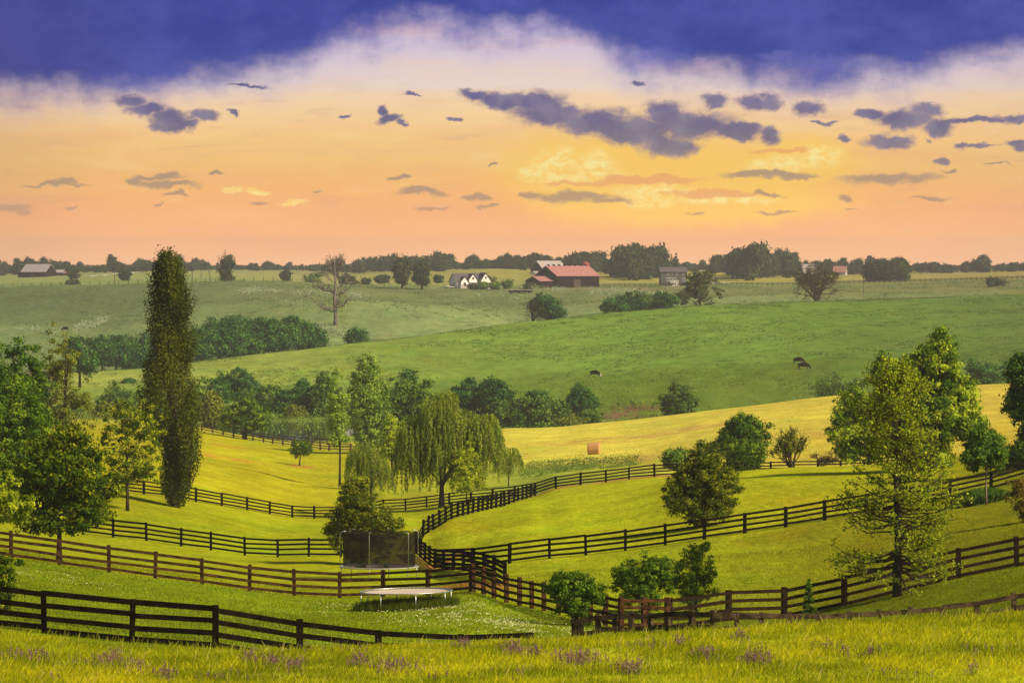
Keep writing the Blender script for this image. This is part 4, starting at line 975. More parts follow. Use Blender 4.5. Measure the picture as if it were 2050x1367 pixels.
def window(o, c, w, h, face='y', fr=.12):
    """a window on a wall facing -y (face 'y') or -x (face 'x'); c = centre on the wall plane"""
    x, y, z = c
    f = MB(); g = MB()
    if face == 'y':
        f.box(x - w / 2 - fr, x + w / 2 + fr, y - .08, y + .02, z - h / 2 - fr, z + h / 2 + fr); g.box(x - w / 2, x + w / 2, y - .10, y - .081, z - h / 2, z + h / 2)
    else:
        f.box(x - .08, x + .02, y - w / 2 - fr, y + w / 2 + fr, z - h / 2 - fr, z + h / 2 + fr); g.box(x - .10, x - .081, y - w / 2, y + w / 2, z - h / 2, z + h / 2)
    q = f.build('window', TRIM, o); g.build('pane', GLASS, q)
# --- big barn: nearest corner at column 1115
D0 = 878; x, y = xy(1115, D0)
barn = empty('barn', (x, y, float(gz(x, y)) - .2), math.radians(41), 'big dark barn with rusty pink metal roof on the far ridge', 'barn')
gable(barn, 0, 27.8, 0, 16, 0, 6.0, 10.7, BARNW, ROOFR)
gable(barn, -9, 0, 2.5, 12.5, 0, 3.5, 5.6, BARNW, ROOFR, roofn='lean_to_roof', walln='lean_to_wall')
for k in range(8):
    mb = MB(); xx = 1.5 + k * 3.5; mb.box(xx - .45, xx + .45, 7.55, 8.45, 10.8, 11.6); mb.build('ridge_vent', BARNW, barn)
mb = MB(); mb.box(11, 15.5, -.12, .02, 0, 4.2); mb.build('barn_door', BRICK, barn)
mb = MB(); mb.box(-.12, .02, 6.3, 9.7, 5.2, 7.2); mb.build('loft_door', BRICK, barn)
# silo with red dome
x, y = xy(1172, 915); s = empty('silo', (x, y, float(gz(x, y))), 0, 'round silo with rusty red dome just behind the big barn', 'silo')
mb = MB(); mb.tube([(0, 0, -1), (0, 0, 9.6)], 2.2, 24); mb.build('silo_wall', STONE, s, True)
mb = MB(); q = [(0, 0, 9.6 + 2.6 * math.sin(a)) for a in np.linspace(0, 1.5, 8)]; mb.tube(q, [2.5 * math.cos(a) for a in np.linspace(0, 1.5, 8)], 24); mb.build('dome', DOME, s, True)
# second barn behind
x, y = xy(1087, 1090)
b2 = empty('barn', (x, y, float(gz(x, y)) - 1.2), math.radians(38), 'smaller dark barn with pale roof behind the big barn', 'barn')
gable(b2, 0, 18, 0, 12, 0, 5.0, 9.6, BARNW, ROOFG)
mb = MB(); mb.box(-.15, .02, 2, 4.6, 0, 3.4); mb.build('barn_door', TRIM, b2)
gable(b2, -5, -.1, 1, 6, 0, 2.4, 3.3, TRIM, ROOFG, roofn='lean_to_roof', walln='lean_to_wall')
# left dark barn
x, y = xy(92, 1150)
b3 = empty('barn', (x, y, float(gz(x, y)) - .3), math.radians(-28), 'long dark barn with pale metal roof at the far left', 'barn')
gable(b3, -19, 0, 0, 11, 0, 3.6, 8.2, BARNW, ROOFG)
mb = MB(); mb.box(-22.2, -19.02, .5, 10, -1, 3.0); mb.build('side_shed', BARNW, b3)
mb = MB(); mb.box(-12, -9, -.12, .02, 0, 2.8); mb.build('barn_door', BRICK, b3)
x, y = xy(118, 1160)
b4 = empty('shed', (x, y, float(gz(x, y)) - .2), math.radians(-20), 'small dark shed with pale roof right of the left barn', 'shed')
gable(b4, -2.6, 2.6, 0, 5, 0, 2.2, 3.7, BARNW, ROOFG); gable(b4, 3.1, 8.2, .5, 4.5, 0, 1.6, 2.4, BRICK, ROOFR, roofn='lean_to_roof', walln='lean_to_wall')
mb = MB(); mb.box(-.8, .8, -.1, .02, 0, 1.9); mb.build('shed_door', BRICK, b4)
# white farmhouse
x, y = xy(915, 880)
h = empty('farmhouse', (x, y, float(gz(x, y)) - .1), math.radians(24), 'white farmhouse with grey roof and several front gables', 'house')
gable(h, 0, 15, 0, 9.5, 0, 3.3, 7.2, WHITE, ROOFS, eave=.45)
gable(h, 1.2, 5.2, -2.2, 3.4, 0, 3.2, 5.6, WHITE, ROOFS, 'y', .4, 'gable_roof', 'front_gable')
gable(h, 6.0, 10.2, -1.2, 4.6, 0, 4.4, 7.0, WHITE, ROOFS, 'y', .4, 'gable_roof', 'front_gable')
gable(h, 11.2, 16.8, -3.2, 4.0, 0, 3.6, 7.4, WHITE, ROOFS, 'y', .4, 'gable_roof', 'front_gable')
mb = MB(); mb.box(1.5, 4.9, -2.3, -2.21, 0, 2.0); mb.build('stone_base', STONE, h)
mb = MB(); mb.box(11.5, 16.5, -3.3, -3.21, 0, 1.6); mb.build('stone_base', STONE, h)
window(h, (3.2, -2.2, 2.0), 1.3, 1.7); window(h, (8.1, -1.2, 4.9), 1.0, 1.2); window(h, (14, -3.2, 2.3), 1.6, 1.8); window(h, (14, -3.2, 5.2), .9, 1.0)
window(h, (0, 3.2, 1.9), 2.2, 1.8, 'x'); window(h, (0, 6.6, 1.9), 1.2, 1.6, 'x')
mb = MB(); mb.box(7.5, 8.7, -1.3, -1.21, 0, 2.3); mb.build('door', BRICK, h)
for q in (6.4, 9.8): mb = MB(); mb.box(q - .15, q + .15, -2.4, -2.1, 0, 2.6); mb.build('porch_post', TRIM, h)
mb = MB(); mb.box(6.1, 10.1, -2.6, -1.25, 2.6, 2.85); mb.build('porch_roof', ROOFS, h)
mb = MB(); mb.box(-3.5, -.1, 1, 8.5, .6, .8)
for k in range(9): mb.box(-3.45, -3.35, 1 + k * .9, 1.12 + k * .9, -.5, 1.7)
mb.box(-3.45, -3.35, 1, 8.4, 1.6, 1.72); mb.build('deck', TRIM, h)
# grey two storey house with basement
x, y = xy(1323, 905)
g2 = empty('farmhouse', (x, y, float(gz(x, y)) - .1), math.radians(4), 'grey two storey house with white deck stairs on the ridge', 'house')
mb = MB(); mb.box(0, 13, 0, 8.5, -1, 1.7); mb.build('basement_wall', BRICK, g2)
mb = MB(); mb.box(-.02, 13.02, -.02, 8.52, 1.7, 7.2); mb.build('wall', GREYS, g2)
gable(g2, -.1, 13.1, -.1, 8.6, 6.6, .6, 2.7, GREYS, ROOFS, walln='gable_wall')
for xx in (3.8, 5.6, 8.2, 11.6): window(g2, (xx, -.02, 5.9), .8, 1.2)
for xx in (3.6, 5.2, 7.0, 11.6): window(g2, (xx, -.02, 3.3), 1.0, 1.5)
mb = MB(); mb.box(4.6, 8.6, -2.2, -.05, 1.75, 1.95)
for q in (4.7, 6.6, 8.5): mb.box(q - .1, q + .1, -2.2, -2.0, -.6, 2.9)
mb.box(4.6, 8.6, -2.2, -2.12, 2.8, 2.92); mb.build('deck', TRIM, g2)
mb = MB()
for k in range(8): mb.box(4.6 + k * -.0 + .0 + k * .42, 5.05 + k * .42, -3.3, -2.25, -.6 + .0, 0 + k * .24)
mb.beam((4.5, -3.35, .9), (8.2, -3.35, 2.9), .12, .14, (0, 1, 0)); mb.build('stairs', TRIM, g2)
# small far buildings
x, y = xy(1680, 1170)
f1 = empty('cottage', (x, y, float(gz(x, y))), math.radians(-15), 'small building with bright red roof among the right trees', 'house')
gable(f1, -4, 4, 0, 7, 0, 2.6, 6.0, STONE, ROOFR); window(f1, (-1.5, 0, 1.4), .9, 1.1); window(f1, (1.8, 0, 1.4), .9, 1.1)
x, y = xy(1622, 1190)
f2 = empty('cottage', (x, y, float(gz(x, y)) + .5), math.radians(12), 'pale roofed house half hidden behind the wide bare tree', 'house')
gable(f2, -5, 5, 0, 7, 0, 4.0, 6.6, WHITE, ROOFG); window(f2, (-2, 0, 1.6), 1, 1.2); window(f2, (2, 0, 1.6), 1, 1.2)
# dark feed wagons on the slope below the barn
for i, (px, w) in enumerate(((1031, 2.9), (1049, 3.8))):
    hx = hit(px, 587, 760)
    t = empty('feed_wagon', hx, math.radians(8), ('short dark feed wagon on the slope below the barn', 'longer dark feed wagon right of the other one')[i], 'wagon')
    mb = MB(); mb.box(-w, w, -1, 1, .5, 1.45); mb.build('wagon_box', BARNW, t)
    mb = MB(); mb.box(-w + .2, w - .2, -.8, .8, 1.46, 1.62); mb.build('load', STONE, t)
    for sx in (-.6, .6):
        mb = MB(); mb.tube([(sx * w, -1.16, .4), (sx * w, -1.0, .4)], .42, 12); mb.build('wheel', BARNW, t)
# driveway, pale, left of the right hand field
def sheet(name, poly, mat, kind='structure', lift=.06, n=24):
    """a strip laid on the land between two photo polylines (column,row) near/far"""
    (a, b) = poly; mb = MB(); V_ = []
    for k in range(n + 1):
        f = k / n
        for pl in (a, b):
            p = [np.interp(f, np.linspace(0, 1, len(pl)), [q[j] for q in pl]) for j in (0, 1)]
            V_.append(xy(p[0], p[1]))
    mb.v = [(x_, y_, float(gz(x_, y_)) + lift) for x_, y_ in V_]
    mb.f = [(2 * k, 2 * k + 2, 2 * k + 3, 2 * k + 1) for k in range(n)]
    tag(mb.build(name, mat), kind=kind)
GRAVEL = simple('pale_gravel', (.62, .56, .52), (.5, .45, .42), 1.0, .95)
sheet('gravel_drive', ([(1402, 935), (1425, 950), (1458, 985)], [(1402, 950), (1430, 968), (1466, 1000)]), GRAVEL, lift=.3)
sheet('gravel_lane', ([(175, 1090), (220, 1130), (290, 1230)], [(175, 1102), (222, 1145), (292, 1250)]), GRAVEL, lift=.3)
# ================================================================ HAY BALE
def hay_bale(px, row):
    p = hit(px, row, 200)
    o = empty('hay_bale', p, math.radians(-12), 'round straw coloured hay bale lying in the mown field', 'hay bale')
    hm = simple('straw', (.62, .36, .16), (.30, .15, .06), 7, .95, (.35, 4, 4), .05)
    rng = np.random.default_rng(4); mb = MB(); R = .88; n = 40; m_ = 16; Lb = 1.75
    for j in range(m_ + 1):
        for k in range(n):
            a = 2 * math.pi * k / n; rr = R * (1 + .02 * rng.normal()) * (1 if 0 < j < m_ else .94)
            mb.v.append(((j / m_ - .5) * Lb, rr * math.cos(a), R * .96 + rr * math.sin(a)))
    for j in range(m_):
        for k in range(n): mb.f.append((j * n + k, j * n + (k + 1) % n, (j + 1) * n + (k + 1) % n, (j + 1) * n + k))
    mb.f.append(tuple(range(n))[::-1]); mb.f.append(tuple(m_ * n + k for k in range(n)))
    mb.build('roll', hm, o)
    P = rng.normal(size=(900, 3)); a = rng.uniform(0, 6.283, 900); P[:, 0] = rng.uniform(-.5, .5, 900) * Lb; P[:, 1] = np.cos(a) * R; P[:, 2] = R * .96 + np.sin(a) * R
    d = np.zeros((900, 3)); d[:, 1] = -np.sin(a); d[:, 2] = np.cos(a); d[:, 0] = rng.normal(size=900) * .5
    link('loose_straw', leaf_mesh('loose_straw', leafquads(rng, P, .26, 0, .09, d), rng.random(900)), hm, o)
hay_bale(1189, 909)
# ================================================================ CATTLE
def cow(px, row, D, label, rz, white=False, s=1.0):
    if D: p = base_at(px, D)
    else: p = hit(px, row, 390)
    J = [(-.78, 0, 1.10), (-.35, 0, 1.1), (.15, 0, 1.06), (.62, 0, 1.1), (.9, 0, 1.06), (1.15, 0, .86), (1.36, 0, .52), (1.5, 0, .28), (1.56, 0, .12)]
    R = [.36, .45, .50, .44, .32, .22, .17, .14, .09]
    E = [(i, i + 1) for i in range(8)]
    def chain(root, pts, rad):
        prev = root
        for q, r in zip(pts, rad): J.append(q); R.append(r); E.append((prev, len(J) - 1)); prev = len(J) - 1
    for sy in (-.2, .2):
        f = .16 if sy > 0 else 0
        chain(3, [(.66 + f, sy, .95), (.68 + f, sy, .62), (.64 + f * 1.4, sy, .34), (.66 + f * 1.5, sy, .05)], [.15, .085, .06, .075])
        chain(0, [(-.74 - f, sy, .92), (-.62 - f, sy, .68), (-.84 - f * 1.2, sy, .42), (-.80 - f, sy, .05)], [.19, .12, .065, .075])
        chain(6, [(1.30, sy * .8, .62)], [.04])
    chain(0, [(-1.06, 0, 1.2), (-1.16, 0, .9), (-1.2, 0, .5)], [.05, .03, .06])
    me_ = bpy.data.meshes.new('cow'); me_.from_pydata(J, E, []); 
    ob = bpy.data.objects.new('cow', me_); COL.objects.link(ob)
    md = ob.modifiers.new('s', 'SKIN'); md.use_smooth_shade = True
    for v, r in zip(me_.skin_vertices[0].data, R): v.radius = (r * .82, r)
    me_.skin_vertices[0].data[2].use_root = True
    sb = ob.modifiers.new('u', 'SUBSURF'); sb.levels = 2; sb.render_levels = 2
    dg = bpy.context.evaluated_depsgraph_get(); m2 = bpy.data.meshes.new_from_object(ob.evaluated_get(dg))
    bpy.data.objects.remove(ob); m2.name = 'cow'
    o = bpy.data.objects.new('cow', m2); COL.objects.link(o); m2.materials.clear()
    m_, N, out = new_mat('cow_hide'); tc = N.new('ShaderNodeTexCoord').outputs['Object']
    sx = N.new('ShaderNodeSeparateXYZ'); N.l.new(tc, sx.inputs[0])
    hd = N.m('MAXIMUM', N.sstep(sx.outputs[0], 1.30, 1.4), N.m('MAXIMUM', N.sstep(sx.outputs[0], -1.08, -1.12), N.m('MULTIPLY', N.sstep(sx.outputs[2], .5, .3), .7)))
    col = N.mix(hd if white else 0.0, (.004, .0035, .005), (.6, .56, .52))
    principled(N, out, col, .95, N.noise(tc, 12, 3), .01, .02)
    m2.materials.append(m_)
    o.location = (p[0], p[1], p[2] - .12); o.rotation_euler = (0, 0, rz); o.scale = (s, s, s)
    tag(o, label, 'cow')
cow(1190, 754, None, 'black cow with white muzzle and tail grazing alone on the green hill', math.radians(-14), True, 1.12)
cow(1598, 728, None, 'upper black cow of the grazing pair on the green hill', math.radians(12), False, 1.15)
cow(1608, 739, None, 'lower black cow of the grazing pair on the green hill', math.radians(-8), False, 1.2)
cow(131, 663, None, 'tiny dark cow in the hazy hollow at the left', math.radians(160), False, 1.3)
# ================================================================ TRAMPOLINES
STEEL = simple('galvanised_tube', (.45, .45, .44), (.36, .36, .36), 8, .35, spec=.5, metal=.7)
PADM = simple('pale_grey_pad', (.62, .61, .62), (.5, .49, .5), 3, .6)
MATW = simple('sun_bleached_mat', (.52, .42, .35), (.45, .37, .31), 1.2, .8)
MATG = simple('grey_jump_mat', (.30, .22, .22), (.22, .16, .16), 1.5, .8)
m_, N, out = new_mat('black_netting'); d = N.new('ShaderNodeBsdfDiffuse'); d.inputs[0].default_value = (.012, .011, .010, 1)
t = N.new('ShaderNodeBsdfTransparent'); ms = N.new('ShaderNodeMixShader'); ms.inputs[0].default_value = .68
N.l.new(t.outputs[0], ms.inputs[1]); N.l.new(d.outputs[0], ms.inputs[2]); N.l.new(ms.outputs[0], out.inputs[0]); NET = m_
m_, N, out = new_mat('spring_coils'); tcs = N.new('ShaderNodeTexCoord').outputs['Object']
sxy = N.new('ShaderNodeSeparateXYZ'); N.l.new(tcs, sxy.inputs[0]); an_ = N.m('ARCTAN2', sxy.outputs[1], sxy.outputs[0])
cs_ = N.sstep(N.m('SINE', N.m('MULTIPLY', an_, 72)), .1, .3)
t = N.new('ShaderNodeBsdfTransparent'); d = N.new('ShaderNodeBsdfPrincipled'); d.inputs['Base Color'].default_value = (.4, .4, .4, 1); d.inputs['Metallic'].default_value = .6; d.inputs['Roughness'].default_value = .4
ms = N.new('ShaderNodeMixShader'); N.l.new(cs_, ms.inputs[0]); N.l.new(t.outputs[0], ms.inputs[1]); N.l.new(d.outputs[0], ms.inputs[2]); N.l.new(ms.outputs[0], out.inputs[0]); SPR = m_
def ring(R, z, n=40): return [(R * math.cos(a), R * math.sin(a), z) for a in np.linspace(0, 2 * math.pi, n + 1)[:-1]]
def trampoline(px, D, R, hmat, label, net=0, matm=MATW, nleg=8, padw=.25):
    x, y = xy(px, D); z = float(gz(x, y)); o = empty('trampoline', (x, y, z), 0, label, 'trampoline')
    # the mat follows the lie of the land a little
    gsl = (float(gz(x, y + R)) - float(gz(x, y - R))) / (2 * R) * .35; gsx = (float(gz(x + R, y)) - float(gz(x - R, y))) / (2 * R) * .35
    T = lambda p: (p[0], p[1], p[2] + hmat + p[1] * gsl + p[0] * gsx)
    mb = MB(); mb.tube([T(p) for p in ring(R, 0)], .03, 6, True); mb.build('frame', STEEL, o, True)
    mb = MB(); q1 = [T(p) for p in ring(R - padw, -.03)]; c = T((0, 0, -.10)); mid = [T(p) for p in ring(R * .5, -.085)]
    i0 = len(mb.v); mb.v += q1 + mid + [c]; n = 40
    for k in range(n): mb.f.append((k, (k + 1) % n, n + (k + 1) % n, n + k)); mb.f.append((n + k, n + (k + 1) % n, 2 * n))
    mb.build('mat', matm, o, True)
    if net:
        mb = MB(); a1 = [T(p) for p in ring(R + .04, .045)]; a2 = [T(p) for p in ring(R - padw + .02, .045)]; mb.v += a1 + a2
        a3 = [(p[0], p[1], p[2] - .05) for p in a1]; mb.v += a3
        for k in range(n): mb.f.append((k, (k + 1) % n, n + (k + 1) % n, n + k)); mb.f.append((k, (k + 1) % n, 2 * n + (k + 1) % n, 2 * n + k))
        mb.build('spring_pad', PADM, o, True)
    mb = MB(); q2 = [T(p) for p in ring(R - padw + .005, -.03, 120)]; q3 = [T(p) for p in ring(R - .01, .0, 120)]; mb.v += q2 + q3
    for k in range(120): mb.f.append((k, (k + 1) % 120, 120 + (k + 1) % 120, 120 + k))
    mb.build('spring_ring', SPR, o)
    for k in range(nleg):
        a = 2 * math.pi * (k + .3) / nleg; lx, ly = R * math.cos(a), R * math.sin(a)
        g = float(gz(x + lx, y + ly)) - z
        mb = MB(); mb.tube([T((lx, ly, 0)), (lx, ly, g - .02)], .028, 6); mb.build('leg', STEEL, o, True)
        if net:
            top = T((lx * 1.03, ly * 1.03, net)); arc = [T((lx * 1.03, ly * 1.03, 0)), T((lx * 1.03, ly * 1.03, net * .93)), T((lx * 1.01, ly * 1.01, net * .99)), T((lx * .93, ly * .93, net + .03)), T((lx * .86, ly * .86, net + .03))]
            mb = MB(); mb.tube(arc, .022, 6); mb.build('net_pole', STEEL, o, True)
    if net:
        mb = MB(); Rn = R * .93; n = 48
        for j in range(7):
            for k in range(n):
                a = 2 * math.pi * k / n; sag = .12 * math.sin(nleg * (a) + 1.9) * (j / 6) ** 2 - .0
                rr = Rn * (1 - .012 * math.cos(nleg * a)) ; mb.v.append(T((rr * math.cos(a), rr * math.sin(a), .02 + (net - .02) * j / 6 - (abs(sag) if j else 0))))
        for j in range(6):
            for k in range(n): mb.f.append((j * n + k, j * n + (k + 1) % n, (j + 1) * n + (k + 1) % n, (j + 1) * n + k))
        mb.build('safety_net', NET, o, True)
    return o, T, (x, y, z)
t1, T1, c1 = trampoline(759, 111, 2.43, .82, 'trampoline enclosed in black safety netting beside the bush', 2.2, MATG, 6)
t2, T2, c2_ = trampoline(813, 84, 2.15, .86, 'low open trampoline with pale mat standing in tall grass', 0, MATW, 8, .2)
def prop(name, off, mb_, mat, label, cat):
    o = mb_.build(name, mat); p = T1(off); o.location = (c1[0] + p[0], c1[1] + p[1], c1[2] + p[2]); tag(o, label, cat)
mb = MB(); mb.tube([(0, 0, -.17), (0, 0, -.12), (0, 0, 0), (0, 0, .12), (0, 0, .17)], [.03, .12, .17, .12, .03], 12); prop('play_ball', (.45, -.3, .08), mb, PANEL, 'dark ball lying on the netted trampoline mat', 'ball')
mb = MB(); mb.box(-.35, .35, -.2, .2, 0, .16); mb.box(-.3, -.22, -.15, .15, .16, .3); mb.box(.2, .28, -.15, .15, .16, .3); prop('plastic_toy', (-1.15, -.2, -.05), mb, PANEL, 'flat dark toy lying at the left of the netted trampoline', 'toy')
# ================================================================ TREES NEAR AND MIDDLE
poplar(348, 157, 509, 58, 'tall dark columnar poplar towering left of centre', 3)
tree('maple_tree', 'rounded dark maple with yellow tinged leaves in front of the brown fence', 'tree', 118, 97, None,
     [(122, 945, 98, 88), (72, 985, 58, 66), (182, 990, 56, 66), (125, 890, 70, 46), (150, 1030, 76, 40), (85, 1035, 55, 34)], .19, 640, 60, .42, 'maple', None, .16, .55, 6.2, 11, .7, nbr=34, tmean=.42)
tree('garden_tree', 'airy tree with visible stem between the maple and the poplar', 'tree', 255, 150, None,
     [(262, 850, 62, 68), (235, 900, 48, 62), (292, 905, 45, 60), (265, 950, 58, 30)], .21, 430, 38, .42, 'maple', None, .15, .5, 7.5, 12, .7, shell=.35, nbr=40, gap=1.1, tmean=.5)
tree('broadleaf_tree', 'big dark green tree at the upper left edge', 'tree', 30, 150, None,
     [(30, 770, 72, 90), (-20, 840, 80, 120), (70, 840, 38, 70), (0, 960, 90, 90)], .26, 620, 62, .55, 'deep', None, .3, .3, None, 13, .5, tmean=.48)
tree('broadleaf_tree', 'mid green feathery tree at the left edge below the darker one', 'tree', 20, 137, None,
     [(35, 830, 62, 80), (60, 900, 48, 80), (-20, 880, 70, 130), (20, 970, 70, 80)], .22, 560, 60, .5, 'fresh', None, .25, .3, None, 14, .6, tmean=.22)
tree('broadleaf_tree', 'tall soft green tree with thin foliage behind the left edge trees', 'tree', 130, 215, None,
     [(118, 735, 48, 85), (95, 800, 52, 75), (150, 810, 45, 65), (125, 870, 58, 55)], .26, 420, 48, .6, 'olive', None, .3, .4, None, 15, .6, shell=.3, nbr=40, gap=1.7, tmean=.38)
tree('yellow_leaved_tree', 'yellowish leafy tree reaching in from the left edge above the brown fence', 'tree', -25, 92, None,
     [(20, 1000, 52, 38), (-30, 1010, 60, 55), (45, 1030, 30, 22), (0, 960, 40, 20)], .17, 260, 40, .3, 'oak', None, .13, .5, None, 16, .5, shell=.3, nbr=26, tmean=.36, gap=.6)
tree('leafy_bush', 'dark bush at the left edge behind the black meadow fence', 'bush', -15, 57, None,
     [(0, 1150, 42, 42), (-60, 1150, 60, 60), (15, 1175, 26, 22)], .12, 260, 55, .22, 'maple', None, .05, .2, None, 17, .5, nstem=3, tmean=.36)
tree('broadleaf_tree', 'round dark tree on the far slope at the left behind the thin tree', 'tree', 160, 445, None,
     [(155, 705, 34, 36), (180, 725, 26, 26)], .6, 150, 45, 1.3, 'thicket', None, .35, .3, None, 18, .5)
branchy('bare_tree', 'leafless twiggy tree with a nest at the far left edge', 'tree', 18, 300, None, 165, 4, 21, spread=.32, stems=3, trunkf=.5, up=.2, wob=.06)
branchy('bare_tree', 'grey twiggy crown rising behind the left trees', 'tree', 92, 330, None, 150, 4, 22, BARKG, spread=.42, stems=2, trunkf=.45, leaves=300, leaf=.4, tmean=.6)
tree('small_lawn_tree', 'little round tree on a leaning stem in the yellow lawn', 'tree', 599, None, 932,
     [(603, 896, 21, 17), (592, 900, 12, 11), (614, 902, 13, 10)], .24, 130, 40, .4, 'fresh', None, .13, .7, None, 23, .6, Dmin=200, tmean=.25, lean=(.35, 0))
tree('spreading_tree', 'spreading round tree by the reddish fence near the pond', 'tree', 491, 326, None,
     [(490, 828, 52, 26), (465, 840, 34, 22), (515, 842, 34, 22), (490, 815, 34, 20), (452, 850, 18, 14)], .38, 330, 48, .75, 'fresh', None, .3, .5, None, 24, .55, tmean=.2, nstem=2)
tree('slender_tree', 'slim light green tree with a bare lower stem left of the willow', 'tree', 680, 240, None,
     [(678, 800, 22, 46), (676, 850, 30, 40), (682, 875, 27, 24), (678, 765, 12, 26)], .30, 330, 34, .6, 'hedge', None, .18, .5, 13, 25, .3, nbr=40, tmean=.78, shell=.2, gap=1.4)
tree('tall_green_tree', 'tall feathery green tree behind the slim one', 'tree', 735, 300, None,
     [(735, 745, 22, 42), (728, 800, 34, 60), (752, 800, 30, 62), (738, 860, 42, 42)], .4, 520, 48, .9, 'hedge', None, .35, .3, None, 26, .5, tmean=.55, nbr=30)
tree('tall_green_tree', 'mid height green tree between the tall feathery tree and the willow', 'tree', 800, 320, None,
     [(800, 800, 36, 48), (785, 840, 40, 40), (822, 790, 22, 34), (845, 800, 26, 40)], .4, 380, 48, .9, 'hedge', None, .35, .3, None, 27, .5, tmean=.45)
tree('light_green_tree', 'bright yellow green tree tucked against the left side of the willow', 'tree', 785, 235, None,
     [(785, 865, 22, 40), (772, 895, 22, 26), (795, 900, 20, 26)], .28, 200, 42, .55, 'fresh', None, .18, .3, None, 28, .5, tmean=.7)
tree('light_green_tree', 'dark crowned tree peeping above the willow on the left', 'tree', 820, 400, None,
     [(818, 755, 18, 16), (812, 790, 20, 34)], .5, 120, 45, 1.1, 'thicket', None, .3, .3, None, 29, .5, tmean=.55)
willow('weeping_willow', 'large weeping willow standing behind the black fence in the middle', 884, 186,
       [(880, 830, 42, 42), (835, 868, 42, 40), (925, 862, 46, 42), (968, 880, 40, 40), (895, 800, 24, 22), (975, 850, 26, 24), (820, 900, 30, 26), (890, 890, 60, 40)], 1500, 31, .32, .9, .27, 1.9)
willow('weeping_willow', 'smaller weeping willow left of the large one', 742, 193,
       [(728, 905, 30, 22), (745, 935, 34, 26), (762, 950, 26, 22), (715, 920, 22, 20)], 330, 32, .16, .5, .22, 1.0, strand=(1, 3))
willow('weeping_willow', 'pale hanging shrub at the right side of the large willow', 1018, 215,
       [(1015, 905, 22, 16), (1030, 920, 16, 16), (1005, 925, 18, 16)], 150, 33, .1, .4, .24, .7, strand=(.8, 2.2))
tree('light_green_tree', 'thin light green tree in front of the right half of the large willow', 'tree', 934, 184, None,
     [(934, 930, 30, 32), (925, 965, 36, 26), (940, 905, 16, 22), (955, 965, 26, 22)], .2, 300, 26, .4, 'oak', None, .1, .3, None, 34, .4, nbr=26, gap=.9, tmean=.62)
tree('leafy_bush', 'dense bush behind the netted trampoline with bright upper shoots', 'bush', 728, 124, None,
     [(715, 1010, 42, 38), (735, 1045, 62, 36), (685, 1045, 44, 36), (775, 1055, 38, 24), (672, 1070, 32, 28), (712, 975, 26, 26)], .15, 560, 50, .34, 'lawnbush', None, .08, .2, None, 35, .4, nstem=4, spikes=60, tmean=.42, nbr=40)
tree('leafy_bush', 'bright yellow green shoots on top of the bush by the trampoline', 'bush', 712, 125, None,
     [(708, 985, 26, 26), (722, 970, 16, 18), (695, 1005, 22, 16)], .15, 120, 40, .28, 'oak', None, .05, .3, None, 36, .3, nstem=2, tmean=.75)
tree('round_bush', 'large dark round bush just behind the rising black fence', 'bush', 1407, 117, None,
     [(1405, 960, 58, 56), (1365, 985, 40, 42), (1445, 975, 40, 42), (1410, 925, 38, 32), (1400, 1010, 52, 30)], .14, 620, 50, .34, 'lawnbush', None, .09, .2, None, 37, .45, nstem=6, spikes=200, tmean=.5, nbr=50)
tree('leafy_shrub', 'leafy shrub covering the end of the grey brown fence', 'shrub', 1155, 77, None,
     [(1150, 1185, 46, 40), (1120, 1175, 26, 28), (1190, 1190, 28, 34), (1145, 1160, 36, 22), (1165, 1215, 40, 22)], .10, 480, 48, .2, 'fresh', None, .045, .15, None, 38, .4, nstem=6, spikes=70, gap=.5, tmean=.28, nbr=44)
tree('leafy_shrub', 'broad dense shrub in the middle of the row by the dark brown fence', 'shrub', 1295, 84, None,
     [(1290, 1160, 56, 40), (1255, 1170, 32, 32), (1330, 1155, 34, 36), (1310, 1135, 36, 20), (1290, 1190, 56, 22)], .10, 620, 48, .21, 'fresh', None, .05, .15, None, 39, .4, nstem=6, spikes=80, gap=.55, tmean=.28, nbr=44)
tree('leafy_shrub', 'open upright shrub with visible stems right of the dense one', 'shrub', 1393, 81, None,
     [(1395, 1130, 40, 36), (1375, 1165, 32, 28), (1420, 1160, 28, 28), (1405, 1100, 22, 16), (1380, 1140, 30, 30)], .10, 280, 38, .2, 'fresh', None, .045, .5, None, 40, .3, nstem=3, spikes=40, gap=.42, tmean=.25, nbr=36)
conifer(1620, 77.5, None, 80, 44, 'small young conifer in front of the dark brown fence', 5, 'deep', name='young_conifer')
open_oak(1797, 78.5, 745, 'young oak with open horizontal branches at the right')
tree('bright_tree', 'bright yellow green spreading tree left of the tall right hand tree', 'tree', 1740, 163, None,
     [(1715, 815, 50, 38), (1690, 855, 40, 40), (1745, 860, 55, 60), (1700, 900, 42, 24), (1760, 800, 34, 26)], .26, 560, 52, .55, 'fresh', None, .22, .4, None, 42, .45, tmean=.62, tvar=.7)
tree('tall_green_tree', 'tall vivid green tree with several pointed tops at the right', 'tree', 1885, 143, None,
     [(1885, 730, 42, 62), (1820, 765, 48, 62), (1775, 750, 28, 46), (1870, 830, 78, 66), (1795, 850, 50, 66), (1925, 800, 38, 50), (1890, 700, 24, 38), (1850, 910, 66, 36), (1940, 850, 36, 40)], .26, 1200, 52, .52, 'fresh', None, .26, .4, None, 43, .45, nstem=3, spikes=110, tmean=.42, tvar=.8, nbr=46)
tree('small_round_tree', 'small dense round tree on a pale stem by the grass bed at the right', 'tree', 1975, 113, None,
     [(1970, 900, 42, 40), (1955, 915, 30, 28), (1992, 912, 26, 30), (1968, 870, 28, 24)], .16, 380, 52, .32, 'deep', BARKG, .07, .6, None, 44, .55, tmean=.48)
